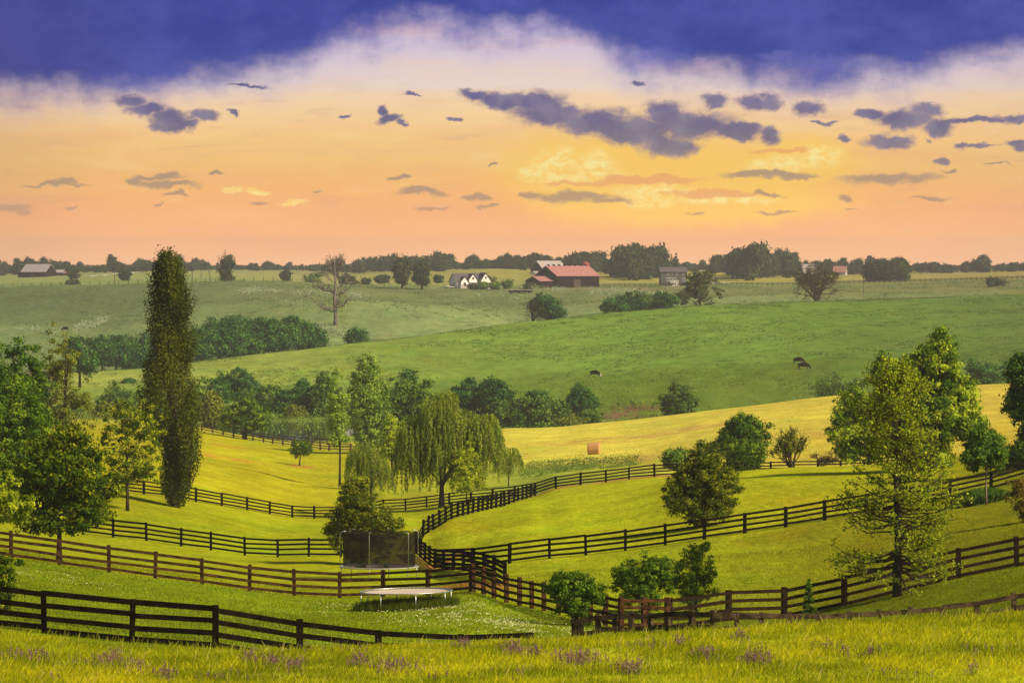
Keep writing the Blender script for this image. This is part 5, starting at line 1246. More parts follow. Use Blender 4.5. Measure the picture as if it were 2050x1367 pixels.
tree('broadleaf_tree', 'dark tree cut off by the right edge of the picture', 'tree', 2070, 132, None,
     [(2060, 760, 55, 66), (2040, 800, 32, 48), (2085, 840, 50, 66), (2050, 730, 34, 30)], .22, 520, 52, .48, 'deep', None, .25, .4, None, 45, .5, tmean=.45)
tree('leafy_bush', 'dark bush behind the black fence at the right edge', 'bush', 2050, 134, None,
     [(2045, 905, 36, 32), (2070, 900, 40, 40), (2030, 930, 24, 18)], .18, 260, 50, .35, 'deep', None, .07, .2, None, 46, .5, nstem=3, tmean=.35)
tree('twiggy_shrub', 'reddish twiggy shrub low at the right edge', 'shrub', 2052, 100, None,
     [(2050, 1000, 30, 36), (2040, 970, 22, 22), (2055, 1040, 26, 22)], .13, 200, 24, .25, 'rust', None, .04, .3, None, 47, .3, nstem=3, spikes=30, gap=.5, tmean=.4)
# ornamental grass bed
def grass_bed(px, D, rx, ry, h, n, label, seed=6):
    rng = np.random.default_rng(seed); x, y = xy(px, D); z = float(gz(x, y))
    a = rng.uniform(0, 6.283, n); r = rng.random(n) ** .5
    P = np.stack([np.cos(a) * r * rx, np.sin(a) * r * ry], 1); hh = h * rng.uniform(.5, 1, n) * (1 - .45 * r ** 3)
    zz = gz(x + P[:, 0], y + P[:, 1]) - z
    ln = rng.normal(size=(n, 2)) * .22 * h; w = .03
    B = np.concatenate([P, zz[:, None]], 1)
    V_ = np.stack([B + [[-w, 0, -.05]], B + [[w, 0, -.05]], B + np.concatenate([ln * .4 + [[w * .7, 0]], hh[:, None] * .62], 1), B + np.concatenate([ln, hh[:, None]], 1)], 1).reshape(-1, 3)
    o = link('ornamental_grass_clump', leaf_mesh('grass_clump', V_, .35 + (rng.random(n) - .5) * .6), LM['hedge'], None, (x, y, z))
    tag(o, label, 'grass clump')
grass_bed(1960, 114, 1.65, 1.3, 1.05, 9000, 'wide mound of long green grass under the small round tree')
# hayfield edge bushes
tree('leafy_bush', 'upper dark bush with pointed shoots at the hayfield fence', 'bush', 1487, 193, None,
     [(1485, 868, 40, 36), (1460, 885, 30, 34), (1515, 875, 28, 34), (1490, 845, 24, 18)], .26, 420, 48, .5, 'deep', None, .12, .2, None, 51, .45, nstem=4, spikes=70, tmean=.5)
tree('leafy_bush', 'lighter bush standing in front of the dark hayfield bush', 'bush', 1495, 180, None,
     [(1490, 905, 32, 28), (1475, 915, 24, 20), (1515, 910, 20, 24)], .24, 260, 44, .42, 'fresh', None, .1, .2, None, 52, .4, nstem=3, spikes=40, tmean=.25)
tree('round_bush', 'small bluish round bush left of the hayfield bushes', 'bush', 1352, 198, None,
     [(1352, 910, 25, 20), (1345, 920, 20, 14)], .26, 140, 50, .45, 'hedge', None, .08, .2, None, 53, .5, nstem=3, tmean=.42)
tree('small_tree', 'dark little tree behind the top of the large round bush', 'tree', 1428, 175, None,
     [(1420, 895, 14, 14), (1432, 910, 20, 16)], .2, 70, 30, .35, 'lawnbush', None, .08, .3, None, 54, .4, tmean=.35, spikes=12)
branchy('sparse_tree', 'fan shaped sparse tree at the hayfield fence', 'tree', 1583, 178, None, 94, 4, 55, None, .42, 2400, .16, 'oak', stems=4, trunkf=.36, up=.2, puff=.5, tmean=.4)
branchy('sparse_tree', 'low sparse tree with reddish twigs near the hayfield fence', 'tree', 1646, 182, None, 48, 4, 56, None, .7, 500, .13, 'rust', stems=2, trunkf=.36, up=.05, puff=.3, tmean=.3, squash=1.3)
# green hill and its foot
tree('round_bush', 'spiky rounded bush at the foot of the green hill behind the hayfield', 'bush', 1358, 363, None,
     [(1358, 800, 32, 28), (1345, 810, 26, 22), (1372, 808, 24, 22)], .42, 300, 44, .8, 'hedge', None, .15, .2, None, 57, .4, nstem=5, spikes=80, tmean=.3)
branchy('sparse_tree', 'bare limbed tree on the green hill left of the tall right trees', 'tree', 1668, 372, None, 66, 4, 58, None, .7, 2600, .36, 'hedge', trunkf=.34, up=.02, puff=.9, tmean=.25)
tree('leafy_bush', 'faint bush beside the bare limbed tree on the green hill', 'bush', 1715, 376, None, [(1715, 772, 24, 18), (1705, 780, 16, 12)], .4, 90, 40, .8, 'hedge', None, .12, .2, None, 59, .4, nstem=2)
tree('leafy_bush', 'bluish bushes on the hill just right of the tall right tree', 'bush', 1970, 384, None, [(1965, 745, 34, 24), (1990, 752, 28, 22), (1945, 735, 14, 16)], .45, 240, 46, .95, 'thicket', None, .15, .2, None, 60, .45, nstem=3, tmean=.5)
# pond side thickets: (column, depth, row, half width, half height, colour, label)
pond = [(470, 430, 770, 46, 32, 'thicket', 'largest dark round bush above the spreading tree'), (437, 425, 785, 26, 26, 'thicket', 'dark bush at the left end of the pond thicket'),
        (505, 418, 800, 30, 26, 'hedge', 'green bush below the largest dark one by the pond'), (545, 415, 800, 26, 30, 'hedge', 'mid green bush at the left of the pond'),
        (575, 412, 805, 24, 26, 'thicket', 'dark green bush above the middle of the pond'), (605, 430, 775, 9, 18, 'thicket', 'small dark pointed tree above the pond'),
        (628, 410, 805, 28, 34, 'thicket', 'dark bush at the right of the pond'), (592, 404, 828, 20, 18, 'olive', 'pale rounded bush at the far pond edge'),
        (655, 406, 790, 26, 46, 'hedge', 'green tree at the right end of the pond'), (425, 350, 815, 18, 34, 'olive', 'soft green tree right beside the poplar'),
        (398, 380, 800, 20, 44, 'hedge', 'green tree half hidden by the poplar'), (258, 455, 770, 10, 14, 'thicket', 'small dark bush on the slope left of the poplar'),
        (235, 400, 800, 36, 26, 'hedge', 'green bush behind the airy tree'), (215, 370, 830, 30, 26, 'olive', 'olive bush low behind the airy tree'), (300, 410, 805, 34, 26, 'hedge', 'green bush directly left of the poplar'),
        (938, 398, 788, 34, 28, 'thicket', 'dark bush right of the willow top'), (988, 398, 785, 38, 32, 'thicket', 'big dark green bush at the foot of the green hill'),
        (1003, 390, 825, 22, 28, 'hedge', 'lighter bush at the right shoulder of the willow'), (1045, 390, 815, 28, 26, 'hedge', 'green bush left in the ditch thicket'),
        (1085, 388, 818, 32, 26, 'hedge', 'broad green bush in the ditch thicket'), (1072, 395, 798, 28, 16, 'thicket', 'dark bush behind the broad green one'), (1120, 388, 822, 24, 22, 'hedge', 'green bush right in the ditch thicket'),
        (1163, 392, 800, 30, 32, 'thicket', 'dark rounded tree at the right end of the ditch thicket'), (1180, 384, 832, 22, 12, 'hedge', 'low bush at the foot of the dark rounded tree'),
        (1140, 372, 846, 34, 7, 'olive', 'low pale growth along the hayfield crest'), (1033, 384, 838, 10, 14, 'deep', 'tiny dark conical shrub in the ditch thicket')]
for i, (px, D, row, rx, ry, mt, lb) in enumerate(pond):
    tree('pond_bush' if px < 700 else 'ditch_bush', lb, 'bush', px, D, None, [(px, row, rx, ry), (px - rx * .5, row + ry * .3, rx * .6, ry * .75), (px + rx * .5, row + ry * .25, rx * .6, ry * .75), (px, row + ry * .6, rx * .9, ry * .5)], .5, int(90 + rx * ry * .28), 42, 1.0, mt, None, .14, .2, None, 100 + i, .45, nstem=2, nbr=8, tmean=.4, spikes=12)
# thicket in the valley beyond the green hill
_o = ('leftmost', 'second from left', 'middle', 'fourth from left', 'rightmost')
VL = ['%s dark crown of the thicket part left of the poplar' % a for a in _o] + ['dark thicket crown right behind the poplar trunk line']
VL += ['%s dark crown in the front row of the thicket right of the poplar' % a for a in ('leftmost', 'second', 'third', 'fourth', 'fifth', 'sixth', 'seventh', 'rightmost')]
VL += ['%s crown in the back row of the thicket right of the poplar' % a for a in ('second', 'third', 'rightmost', 'leftmost')]
val = [(205, 700, 22, 30), (232, 702, 24, 30), (262, 704, 26, 32), (290, 704, 24, 30), (318, 708, 26, 32), (352, 700, 30, 36), (392, 690, 32, 42), (425, 680, 34, 40), (458, 676, 34, 38), (492, 674, 34, 36), (527, 670, 34, 34),
       (560, 668, 34, 30), (592, 668, 34, 28), (622, 676, 28, 26), (470, 655, 34, 16), (530, 652, 30, 14), (585, 652, 26, 14), (425, 662, 24, 18)]
for i, (px, row, rx, ry) in enumerate(val):
    row += (0, -3, 4, -2, 5, -4, 3, -5, 2, 6, -3, 4, -2, 3, -5, 2, -4, 3)[i]; rx *= .9
    cr = np.interp(px, [184, 290, 393, 512, 600, 700], [500, 510, 520, 530, 540, 550])
    tree('valley_tree', VL[i], 'tree', px, cr + 22 + (i > 13) * 20, None, [(px, row, rx, ry), (px - rx * .5, row + ry * .35, rx * .7, ry * .7), (px + rx * .5, row + ry * .35, rx * .7, ry * .7)], .75, 260, 40, 1.7, 'thicket', None, .3, .2, None, 200 + i, .9, nbr=8, tmean=.42, group='trees of the valley thicket')
tree('leafy_bush', 'lone bluish bush on the crest right of the valley thicket', 'bush', 713, 575, None, [(715, 670, 22, 16), (702, 676, 14, 12)], .7, 130, 42, 1.4, 'thicket', None, .2, .2, None, 230, .5, tmean=.55)
def dead_tree(px, D, hpx, seed=5):
    rng = np.random.default_rng(seed); X, Y, Z = base_at(px, D); m_ = Y / F; H = hpx * m_
    o = empty('dead_tree', (X, Y, Z), 0, 'tall pale dead tree with wide bare limbs in the hazy valley', 'tree')
    mb = MB(); tp = [Vector((math.sin(k * 1.3) * .25, 0, H * k / 9 - .5)) for k in range(10)]
    mb.tube(tp, [0.72 * (1 - k / 10.5) ** .8 + .08 for k in range(10)], 8)
    # (row offset above the base, reach to the side, rise) in photo pixels
    for h, dx, up in ((34, -56, 26), (30, -30, 6), (46, 22, 30), (38, 26, 10), (58, 36, 26), (66, -50, 24), (72, -34, 10), (74, 30, 22), (84, -26, 26), (88, 24, 24), (98, -16, 24), (104, 14, 20), (112, -8, 18), (60, -14, 14), (50, 14, -14), (116, 6, 16)):
        a = Vector((0, 0, h * m_)); dy = rng.normal() * abs(dx) * .5; e = Vector((dx * m_, dy * m_, (h + up) * m_))
        pts = [a + (e - a) * f + Vector((rng.normal() * .5, 0, -math.sin(f * 3.1) * abs(dx) * m_ * .16 + rng.normal() * .35)) * (1 if f else 0) for f in (0, .2, .4, .6, .8, 1)]
        r = .46 * (1 - h / 170); mb.tube(pts, [r, r * .8, r * .62, r * .45, r * .3, .07], 5)
        for q in range(7):
            g = rng.uniform(.3, 1) * 5; k = min(int(g), 4); p = pts[k].lerp(pts[k + 1], g - k)
            d = Vector((np.sign(dx) * rng.uniform(-.2, 1), rng.normal() * .6, rng.uniform(-.1, 1.1))).normalized() * rng.uniform(1.2, 3.6)
            p2 = p + d; mb.tube([p, p.lerp(p2, .5) + Vector((0, 0, rng.normal() * .25)), p2], [.17, .13, .09], 4)
            for w in range(2):
                p3 = p.lerp(p2, rng.uniform(.4, 1)); mb.tube([p3, p3 + Vector(rng.normal(size=3)) * .8 + Vector((0, 0, .4))], [.1, .07], 4)
    mb.build('trunk', BARKG, o, True)
    n = 260; P = np.stack([rng.normal(size=n) * 1.5 + 14 * m_, rng.normal(size=n) * 1.2, rng.normal(size=n) * 2.2 + 38 * m_], 1)
    link('crown', leaf_mesh('crown', leafquads(rng, P, .6), .5 + (rng.random(n) - .5) * .6), LM['olive'], o)
dead_tree(671, 690, 134)
branchy('sparse_tree', 'dark crowned tree on the ridge directly behind the dead tree', 'tree', 682, 930, None, 62, 4, 62, None, .6, 1200, .7, 'far', trunkf=.4, up=.1, puff=2.0)
# snag
x, y = xy(437, 640); o = empty('broken_trunk', (x, y, float(gz(x, y))), 0, 'jagged broken tree trunk standing above the valley thicket', 'dead trunk')
mb = MB(); mb.tube([(0, 0, -1), (0, 0, 1), (-.1, 0, 3.5), (-.4, 0, 6.5), (-.5, 0, 8.3)], [.75, .6, .5, .3, .05], 7); mb.build('stump', BARKG, o)
mb = MB(); mb.tube([(0, 0, 1.2), (.6, 0, 2.1), (.7, 0, 2.9)], [.25, .15, .04], 5); mb.tube([(-.1, 0, 2.5), (-.7, 0, 2.8)], [.15, .04], 5); mb.build('broken_limb', BARKG, o)
branchy('bare_tree', 'twiggy half bare tree left of the dense bush on the crest', 'tree', 1066, 612, None, 52, 4, 63, None, .75, 500, .5, 'far', trunkf=.34, up=.02, puff=1.4, stems=3)
tree('round_bush', 'dense dark round tree on the green hill crest below the barn', 'tree', 1098, 612, None, [(1098, 614, 30, 24), (1082, 606, 26, 18), (1112, 624, 20, 14)], .7, 320, 40, 1.4, 'thicket', None, .3, .3, None, 231, .45, nbr=12, tmean=.4)
cb = [(1230, 626, 612, 26, 14, 'thicket', 'low dark bush at the left of the crest bushes'), (1262, 632, 606, 34, 20, 'thicket', 'wide dark bush on the crest below the grey house'), (1295, 636, 600, 26, 14, 'hedge', 'paler bush behind the wide crest bush'),
      (1330, 634, 600, 24, 18, 'thicket', 'bluish bush on the crest left of the half leafy tree')]
for i, (px, D, row, rx, ry, mt, lb) in enumerate(cb):
    tree('crest_bush', lb, 'bush', px, D, None, [(px, row, rx, ry), (px - rx * .4, row + 4, rx * .7, ry * .7), (px + rx * .4, row + 3, rx * .7, ry * .7)], .7, 160, 40, 1.4, mt, None, .2, .2, None, 240 + i, .45, nbr=6)
tree('half_leafy_tree', 'half leafy tree with wide base in front of the grey house', 'tree', 1402, 642, None, [(1395, 570, 30, 28), (1402, 592, 44, 24), (1428, 592, 26, 20), (1376, 592, 24, 20), (1405, 556, 26, 18)], .65, 560, 26, 1.2, 'far', None, .3, .3, None, 250, .3, nstem=3, gap=3.2, nbr=44, tmean=.75)
branchy('wide_bare_tree', 'wide spreading almost leafless tree on the green hill crest', 'tree', 1634, 646, None, 86, 5, 67, None, .50, 1500, .42, 'olive', r=.42, stems=7, trunkf=.34, up=.06, puff=1.0, tmean=.3, squash=1.45, kids=(3, 4), rmin=.035)
tree('leafy_bush', 'lone dark bush on the right slope below the far fence', 'bush', 1994, 810, None, [(1990, 565, 14, 11), (2003, 568, 12, 8)], .8, 90, 40, 1.5, 'far', None, .2, .2, None, 251, .5, tmean=.7)
rd = [(805, 870, 545, 20, 28, 'left one of the two dark trees on the ridge beside the white house', 'far'), (845, 870, 548, 18, 26, 'right one of the two dark trees on the ridge beside the white house', 'far')]
for i, (px, D, row, rx, ry, lb, mt) in enumerate(rd):
    tree('ridge_tree', lb, 'tree', px, D, None, [(px, row - 8, rx * .8, ry * .8), (px, row + 6, rx, ry * .7), (px + 4, row - 18, rx * .5, ry * .4)], 1.0, 330, 36, 1.9, 'far', None, .5, .3, None, 260 + i, .35, nbr=20, gap=4, tmean=.55)
tree('ridge_tree', 'dark tree with bare broken top on the ridge right of the poplar', 'tree', 452, 900, None, [(452, 545, 15, 14), (456, 525, 12, 14), (450, 556, 19, 7)], 1.0, 180, 36, 1.9, 'far', None, .5, .3, 16, 262, .35, gap=3.5, tmean=.5)
branchy('bare_tree', 'bare snag top sticking out above the dark ridge tree', 'tree', 444, 902, None, 64, 3, 65, None, .3, 0, trunkf=.55, up=.25)
gr = [(1755, 965, 545, 26, 22, 'left rounded tree of the dark clump on the right ridge'), (1795, 955, 542, 26, 22, 'largest rounded tree of the dark clump on the right ridge'), (1800, 960, 530, 14, 14, 'tree top rising behind the dark clump on the right ridge')]
for i, (px, D, row, rx, ry, lb) in enumerate(gr):
    tree('ridge_tree', lb, 'tree', px, D, None, [(px, row, rx, ry), (px - rx * .4, row + 6, rx * .7, ry * .7), (px + rx * .4, row + 5, rx * .7, ry * .7)], 1.0, 260, 40, 2.0, 'far', None, .5, .3, None, 270 + i, .45, nbr=10, tmean=.5 - .2 * (i != 1))
small = [(148, 1060, 546, 13, 14, 'dark round tree in the field right of the left barn'), (250, 960, 548, 12, 14, 'round tree in the far field left of the poplar'), (143, 905, 566, 14, 5, 'flat dark bush on the left ridge'),
         (572, 1000, 548, 12, 10, 'small hazy bush in the far field behind the ridge'), (627, 960, 556, 24, 9, 'low wide pale bush on the ridge left of the dead tree'), (700, 950, 560, 24, 12, 'wide bluish bush right of the dead tree top'),
         (733, 965, 563, 9, 6, 'first small round bush in the hollow left of the ridge trees'), (760, 985, 557, 9, 6, 'second small round bush in the hollow left of the ridge trees'), (772, 1000, 556, 7, 5, 'third tiny bush in the hollow left of the ridge trees'),
         (878, 950, 556, 9, 5, 'small bush just left of the white house'), (983, 885, 562, 11, 6, 'purple tinged bush right of the white house'), (968, 872, 571, 9, 6, 'green bush in front of the white house'), (992, 872, 571, 11, 7, 'round green bush between house and barn'),
         (1015, 876, 567, 10, 7, 'pale green bush nearer to the barn'), (1062, 874, 572, 9, 5, 'dark bush at the lean to of the barn'), (1110, 1180, 538, 14, 9, 'pale round tree left behind the barn'), (948, 872, 574, 10, 3, 'flat hedge at the foot of the white house')]
for i, (px, D, row, rx, ry, lb) in enumerate(small):
    tree('distant_bush', lb, 'bush', px, D, None, [(px, row, rx, ry), (px - rx * .3, row + ry * .3, rx * .7, ry * .7)], .9, 80, 34, 1.3, 'hedge' if i in (4, 11, 12, 13, 15) else 'far', None, .25, .2, None, 280 + i, .45, nbr=4)
# ================================================================ FAR TREELINE: six model trees copied along the horizon
DT = 1250
def templ(i):
    r = np.random.default_rng(400 + i); px = 1025
    sh = [[(0, -17, 13, 15), (-7, -12, 9, 11), (7, -13, 9, 11)], [(0, -20, 10, 13), (-6, -12, 9, 10), (5, -11, 9, 10)], [(0, -12, 17, 10), (-10, -10, 10, 9), (9, -13, 10, 11)],
          [(0, -18, 8, 17), (2, -9, 10, 8)], [(-5, -20, 9, 8), (6, -15, 9, 10), (0, -9, 13, 8)], [(0, -22, 11, 8), (-9, -14, 7, 7), (8, -12, 8, 8), (0, -8, 12, 7)]][i]
    b = base_at(px, DT); u = 527 - b[2] / b[1] * F
    return tree('distant_tree', None, 'tree', px, DT, None, [(px + a, u + c_, rx, ry) for a, c_, rx, ry in sh], 1.25, 210, 22, 2.0, 'far', None, .45, .4, None, 400 + i, .6, nbr=12, gap=(0, 0, 0, 0, 5, 4)[i], tmean=.45)
TPL = [templ(i) for i in range(6)]; THP = [32, 33, 24, 35, 30, 32]
# crown top rows of the treeline along the picture, with depth
TL = [(-60, 524, 1300), (0, 520, 1300), (30, 524, 1300), (62, 516, 1290), (90, 518, 1290), (108, 515, 1290), (130, 522, 1300), (150, 519, 1300), (175, 526, 1320), (205, 520, 1300), (230, 513, 1280), (255, 522, 1300), (300, 516, 1300), (345, 512, 1280),
      (372, 516, 1300), (400, 521, 1350), (425, 524, 1350), (480, 527, 1450), (520, 525, 1450), (560, 530, 1480), (600, 528, 1480), (640, 524, 1450), (680, 520, 1350), (715, 516, 1320), (750, 514, 1300), (790, 512, 1280), (830, 514, 1280), (880, 506, 1230), (915, 516, 1260),
      (950, 514, 1250), (975, 507, 1220), (1010, 511, 1220), (1050, 503, 1200), (1080, 512, 1220), (1110, 510, 1250), (1150, 508, 1200), (1180, 503, 1150), (1200, 500, 1130), (1222, 515, 1200), (1245, 492, 1070), (1265, 489, 1060), (1285, 492, 1060), (1305, 490, 1060),
      (1330, 520, 1300), (1370, 522, 1350), (1405, 525, 1350), (1437, 512, 1150), (1460, 518, 1200), (1490, 500, 1080), (1505, 488, 1070), (1520, 495, 1080), (1550, 500, 1090), (1575, 502, 1100), (1600, 514, 1200), (1650, 517, 1200), (1690, 522, 1250), (1740, 518, 1200), (1780, 520, 1250),
      (1830, 532, 1350), (1855, 524, 1280), (1880, 530, 1300), (1905, 526, 1280), (1930, 527, 1280), (1955, 522, 1250), (1971, 503, 1200), (1990, 526, 1280), (2010, 521, 1250), (2040, 526, 1280), (2110, 520, 1280)]
tq = [a for a, _, _ in TL]; tr = [b for _, b, _ in TL]; td = [c for _, _, c in TL]
rg = random.Random(77)
zones = [(-40, 'the left picture edge'), (10, 'the far left corner of the skyline'), (65, 'the long dark barn'), (118, 'the small dark shed'), (148, 'the dark round field tree'), (190, 'the pale lane'), (230, 'the short thin pole'), (262, 'the round tree in the far field'), (300, 'the poplar top on its left'), (365, 'the poplar top on its right'),
         (403, 'the pale thin pole'), (452, 'the dead topped ridge tree'), (510, 'the open gap after the dead topped tree'), (572, 'the small hazy bush'), (627, 'the low wide pale bush'), (675, 'the dead tree top'), (720, 'the wide bluish bush'), (765, 'the little bushes in the hollow'), (805, 'the left ridge tree by the white house'), (845, 'the right ridge tree by the white house'),
         (895, 'the left end of the white house'), (930, 'the middle of the white house'), (975, 'the right end of the white house'), (1010, 'the garden bushes'), (1045, 'the feed wagons'), (1087, 'the smaller barn'), (1128, 'the middle of the big barn roof'), (1172, 'the red silo dome'), (1205, 'the right end of the big barn'),
         (1240, 'the left side of the tall grove'), (1275, 'the middle of the tall grove'), (1305, 'the right side of the tall grove'), (1353, 'the grey house'), (1400, 'the half leafy tree'), (1440, 'the pale gravel drive'), (1475, 'the bright field'), (1505, 'the highest skyline tree group'), (1545, 'the middle of the right grove'), (1580, 'the right end of the right grove'),
         (1634, 'the wide bare tree'), (1680, 'the red roofed building'), (1728, 'the lone thin pole'), (1755, 'the left tree of the dark clump'), (1800, 'the right tree of the dark clump'), (1840, 'the gap beyond the dark clump'), (1888, 'the distant pole with crossarm'), (1930, 'the field right of the crossarm pole'), (1970, 'the tallest tree at the far right'), (1994, 'the lone slope bush'), (2030, 'the right picture edge'), (2090, 'the land beyond the right edge')]
def place_far(px, top, D, k, i, low=False):
    b = base_at(px, D); mpp = D * K / F
    Ht = unproj(px, top, D)[2] - b[2]; H0 = THP[k] * DT * K / F; s = Ht / H0
    if k not in used: o = TPL[k]; used.add(k)
    else: o = copy_tree(TPL[k])
    o.location = b; wx = s * rg.uniform(.62, 1.0) * (1.25 if s < .8 else 1); o.scale = (wx, wx, s); o.rotation_euler = (0, 0, rg.uniform(0, 6.28))
    q, nm = min(zones, key=lambda z_: abs(z_[0] - px)); d_ = px - q
    side = 'behind' if abs(d_) < 7 else ('left of' if d_ < 0 else 'right of')
    shp = ('full round', 'tall rounded', 'low broad', 'tall narrow', 'thin two topped', 'flat topped')[k]
    lb = '%s %s skyline tree %s %s' % (shp, 'lower' if low else 'hazy', side, nm)
    o['label'] = lb; o['group'] = 'far skyline trees ' + side + ' ' + nm
    o['category'] = 'tree'
used = set(); seen = {}
px = -60; i = 0
while px < 2110:
    D = float(np.interp(px, tq, td)) * rg.uniform(.97, 1.05); top = float(np.interp(px, tq, tr)) + rg.choice((-4, -1, 1, 4, 8, 11))
    k = i % 6 if i < 6 else rg.randrange(6)
    place_far(px, top, D, k, i); i += 1
    if rg.random() < .45: place_far(px + rg.uniform(-6, 6), top + rg.uniform(4, 9), D * .985, rg.choice((2, 0, 1)), i, True); i += 1
    px += rg.uniform(9, 14)
conifer(1146, 1080, None, 44, 24, 'dark conifer rising behind the big barn roof', 71, 'far', tiers=9)
conifer(1133, 1085, None, 38, 16, 'narrow dark conifer left behind the barn ridge', 72, 'far', tiers=9)
conifer(1353, 1000, None, 60, 24, 'dark conifer standing behind the grey house roof', 73, 'far', tiers=9)
# woods closing the horizon behind the treeline (one far-off mass)
def far_woods():
    rng = np.random.default_rng(9); P = []
    for px in np.arange(-420, 2480, 5.5):
        for D in (1560, 1680):
            b = base_at(px, D + rng.uniform(-40, 40)); top = np.interp(px, [0, 450, 560, 700, 1000, 1400, 1800, 2050], [531, 532, 534, 529, 526, 529, 533, 531]) + rng.uniform(-2, 5)
            H = unproj(px, top, D)[2] - b[2]; n = 60; R = rng.uniform(3, 7)
            d = fsph(rng, n); P.append(np.array(b) + np.array([0, 0, H * .55]) + d * np.array([R, R, H * .45]) * rng.uniform(.6, 1, (n, 1)))
    P = np.concatenate(P); tag(link('distant_woods', leaf_mesh('woods', leafquads(rng, P, 2.6), .5 + (rng.random(len(P)) - .5) * .5), LM['far']), kind='stuff', label='low hazy band of woods closing the horizon', cat='woods')
far_woods()
# ================================================================ GROUND COVER
def ray_xy(n, rng, Y0, Y1, t0=-.165, t1=.165):
    Y = np.sqrt(rng.uniform(Y0 ** 2, Y1 ** 2, n)); return rng.uniform(t0, t1, n) * Y, Y
GL = {'meadow': leaf_mat('meadow_blades', (.18, .23, .005), (.40, .41, .006), (.66, .60, .012), .45)}
def blades(name, X, Y, h, w, mat, tint, rng, lean=.35, label=None, kind='stuff', dz=0.0):
    n = len(X); Z = gz(X, Y); B = np.stack([X, Y, Z - .02 + dz], 1)
    a = rng.uniform(0, 6.283, n); s = np.stack([np.cos(a), np.sin(a) * .4, np.zeros(n)], 1) * (w * .5)[:, None]
    ln = rng.normal(size=(n, 2)) * (lean * h)[:, None]; ln[:, 0] += .06 * h
    M = B + np.stack([ln[:, 0] * .52, ln[:, 1] * .52, h * .6], 1); T_ = B + np.stack([ln[:, 0], ln[:, 1], h], 1)
    V_ = np.stack([B - s, B + s, M + s * .8, T_], 1)
    V_[:, 2] = M + s * .7; 
    Q = np.stack([B - s, B + s, M + s * .75, T_], 1).reshape(-1, 3)
    o = link(name, leaf_mesh(name, Q, tint), mat); tag(o, label, None, None, kind); return o
rng = np.random.default_rng(21)
X, Y = ray_xy(420000, rng, 70, 99)
cl = fbm(X / 1.2, Y / 1.2, 3); keep = rng.random(len(X)) < np.clip((cl - .2) * 2.6, .25, 1)
X, Y = X[keep], Y[keep]; cl = cl[keep]
h = rng.gamma(5, .019, len(X)) * (.5 + cl * 1.0)
blades('meadow_grass', X, Y, h, rng.uniform(.009, .02, len(X)), GL['meadow'], .40 + (fbm(X / 2.2, Y / 3.5, 4) - .5) * 1.5 + (rng.random(len(X)) - .5) * .9, rng, .42, 'long yellow green meadow grass in the foreground')
# taller pale stalks with seed heads
X, Y = ray_xy(2600, rng, 70, 100); hs = rng.uniform(.2, .42, len(X))
GL['stalk'] = leaf_mat('seed_stalks', (.25, .24, .03), (.38, .36, .06), (.5, .44, .12), .3)
blades('seed_stalks', X, Y, hs, np.full(len(X), .011), GL['stalk'], rng.random(len(X)), rng, .22, 'thin pale seeding stalks above the meadow grass')
# grass skirt along the front fence
X = rng.uniform(-16, 16, 16000); Y = 103 + rng.normal(size=16000) * .8
GL['lawn'] = leaf_mat('lawn_blades', (.075, .095, .004), (.155, .185, .005), (.28, .29, .008), .4)
blades('fence_grass', X, Y, rng.uniform(.06, .24, 16000), np.full(16000, .014), GL['meadow'], .35 + (rng.random(16000) - .5) * .6, rng, .3, 'taller grass along the foot of the front fence')
# short sward on the nearest lawns
X, Y = ray_xy(200000, rng, 104, 205, -.16, .16)
blades('lawn_grass', X, Y, rng.uniform(.03, .11, len(X)), rng.uniform(.02, .045, len(X)), GL['lawn'], np.interp(Y, [104, 170, 205], [.38, .42, .55]) + (fbm(X / 4, Y / 6, 3) - .5) * .9 + (rng.random(len(X)) - .5) * .4, rng, .6, 'short lawn grass between the near fences')
# dark tall grass under the low trampoline
a = rng.uniform(0, 6.283, 9000); r = rng.random(9000) ** .5
GL['dark'] = leaf_mat('dark_tall_grass', (.03, .05, .006), (.07, .10, .008), (.14, .17, .012), .35)
blades('tall_grass', c2_[0] + np.cos(a) * r * 2.5, c2_[1] + np.sin(a) * r * 2.5, rng.uniform(.25, .62, 9000) * (1.1 - .4 * r ** 4), np.full(9000, .025), GL['dark'], rng.random(9000), rng, .2, 'uncut dark tall grass under the low trampoline')
def flat_specks(name, X, Y, size, mat, label, z=.08, seed=1):
    r_ = np.random.default_rng(seed); P = np.stack([X, Y, gz(X, Y) + z * r_.uniform(.5, 1.3, len(X))], 1)
    tag(link(name, leaf_mesh(name, leafquads(r_, P, size, .2, .9), r_.random(len(X))), mat), label, None, None, 'stuff')
CLV = leaf_mat('clover_white', (.5, .5, .22), (.65, .62, .35), (.75, .72, .5), .2)
cx_, cy_ = [], []
for px, D, sx, sy, n in ((960, 76, 1.9, 5, 2600), (1040, 72, 1.7, 4, 1300), (800, 82, 3.0, 2.5, 500), (70, 84, 2.2, 4, 600), (680, 88, 1.6, 3, 400), (900, 84, 1.3, 3, 800)):
    x, y = xy(px, D); cx_.append(rng.normal(size=n) * sx + x); cy_.append(rng.normal(size=n) * sy + y)
X = np.concatenate(cx_); Y = np.concatenate(cy_); keep = fbm(X / .8, Y / 2.0, 3) > .5
flat_specks('clover_flowers', X[keep], Y[keep], .045, CLV, 'white clover flowers scattered in the lawn')
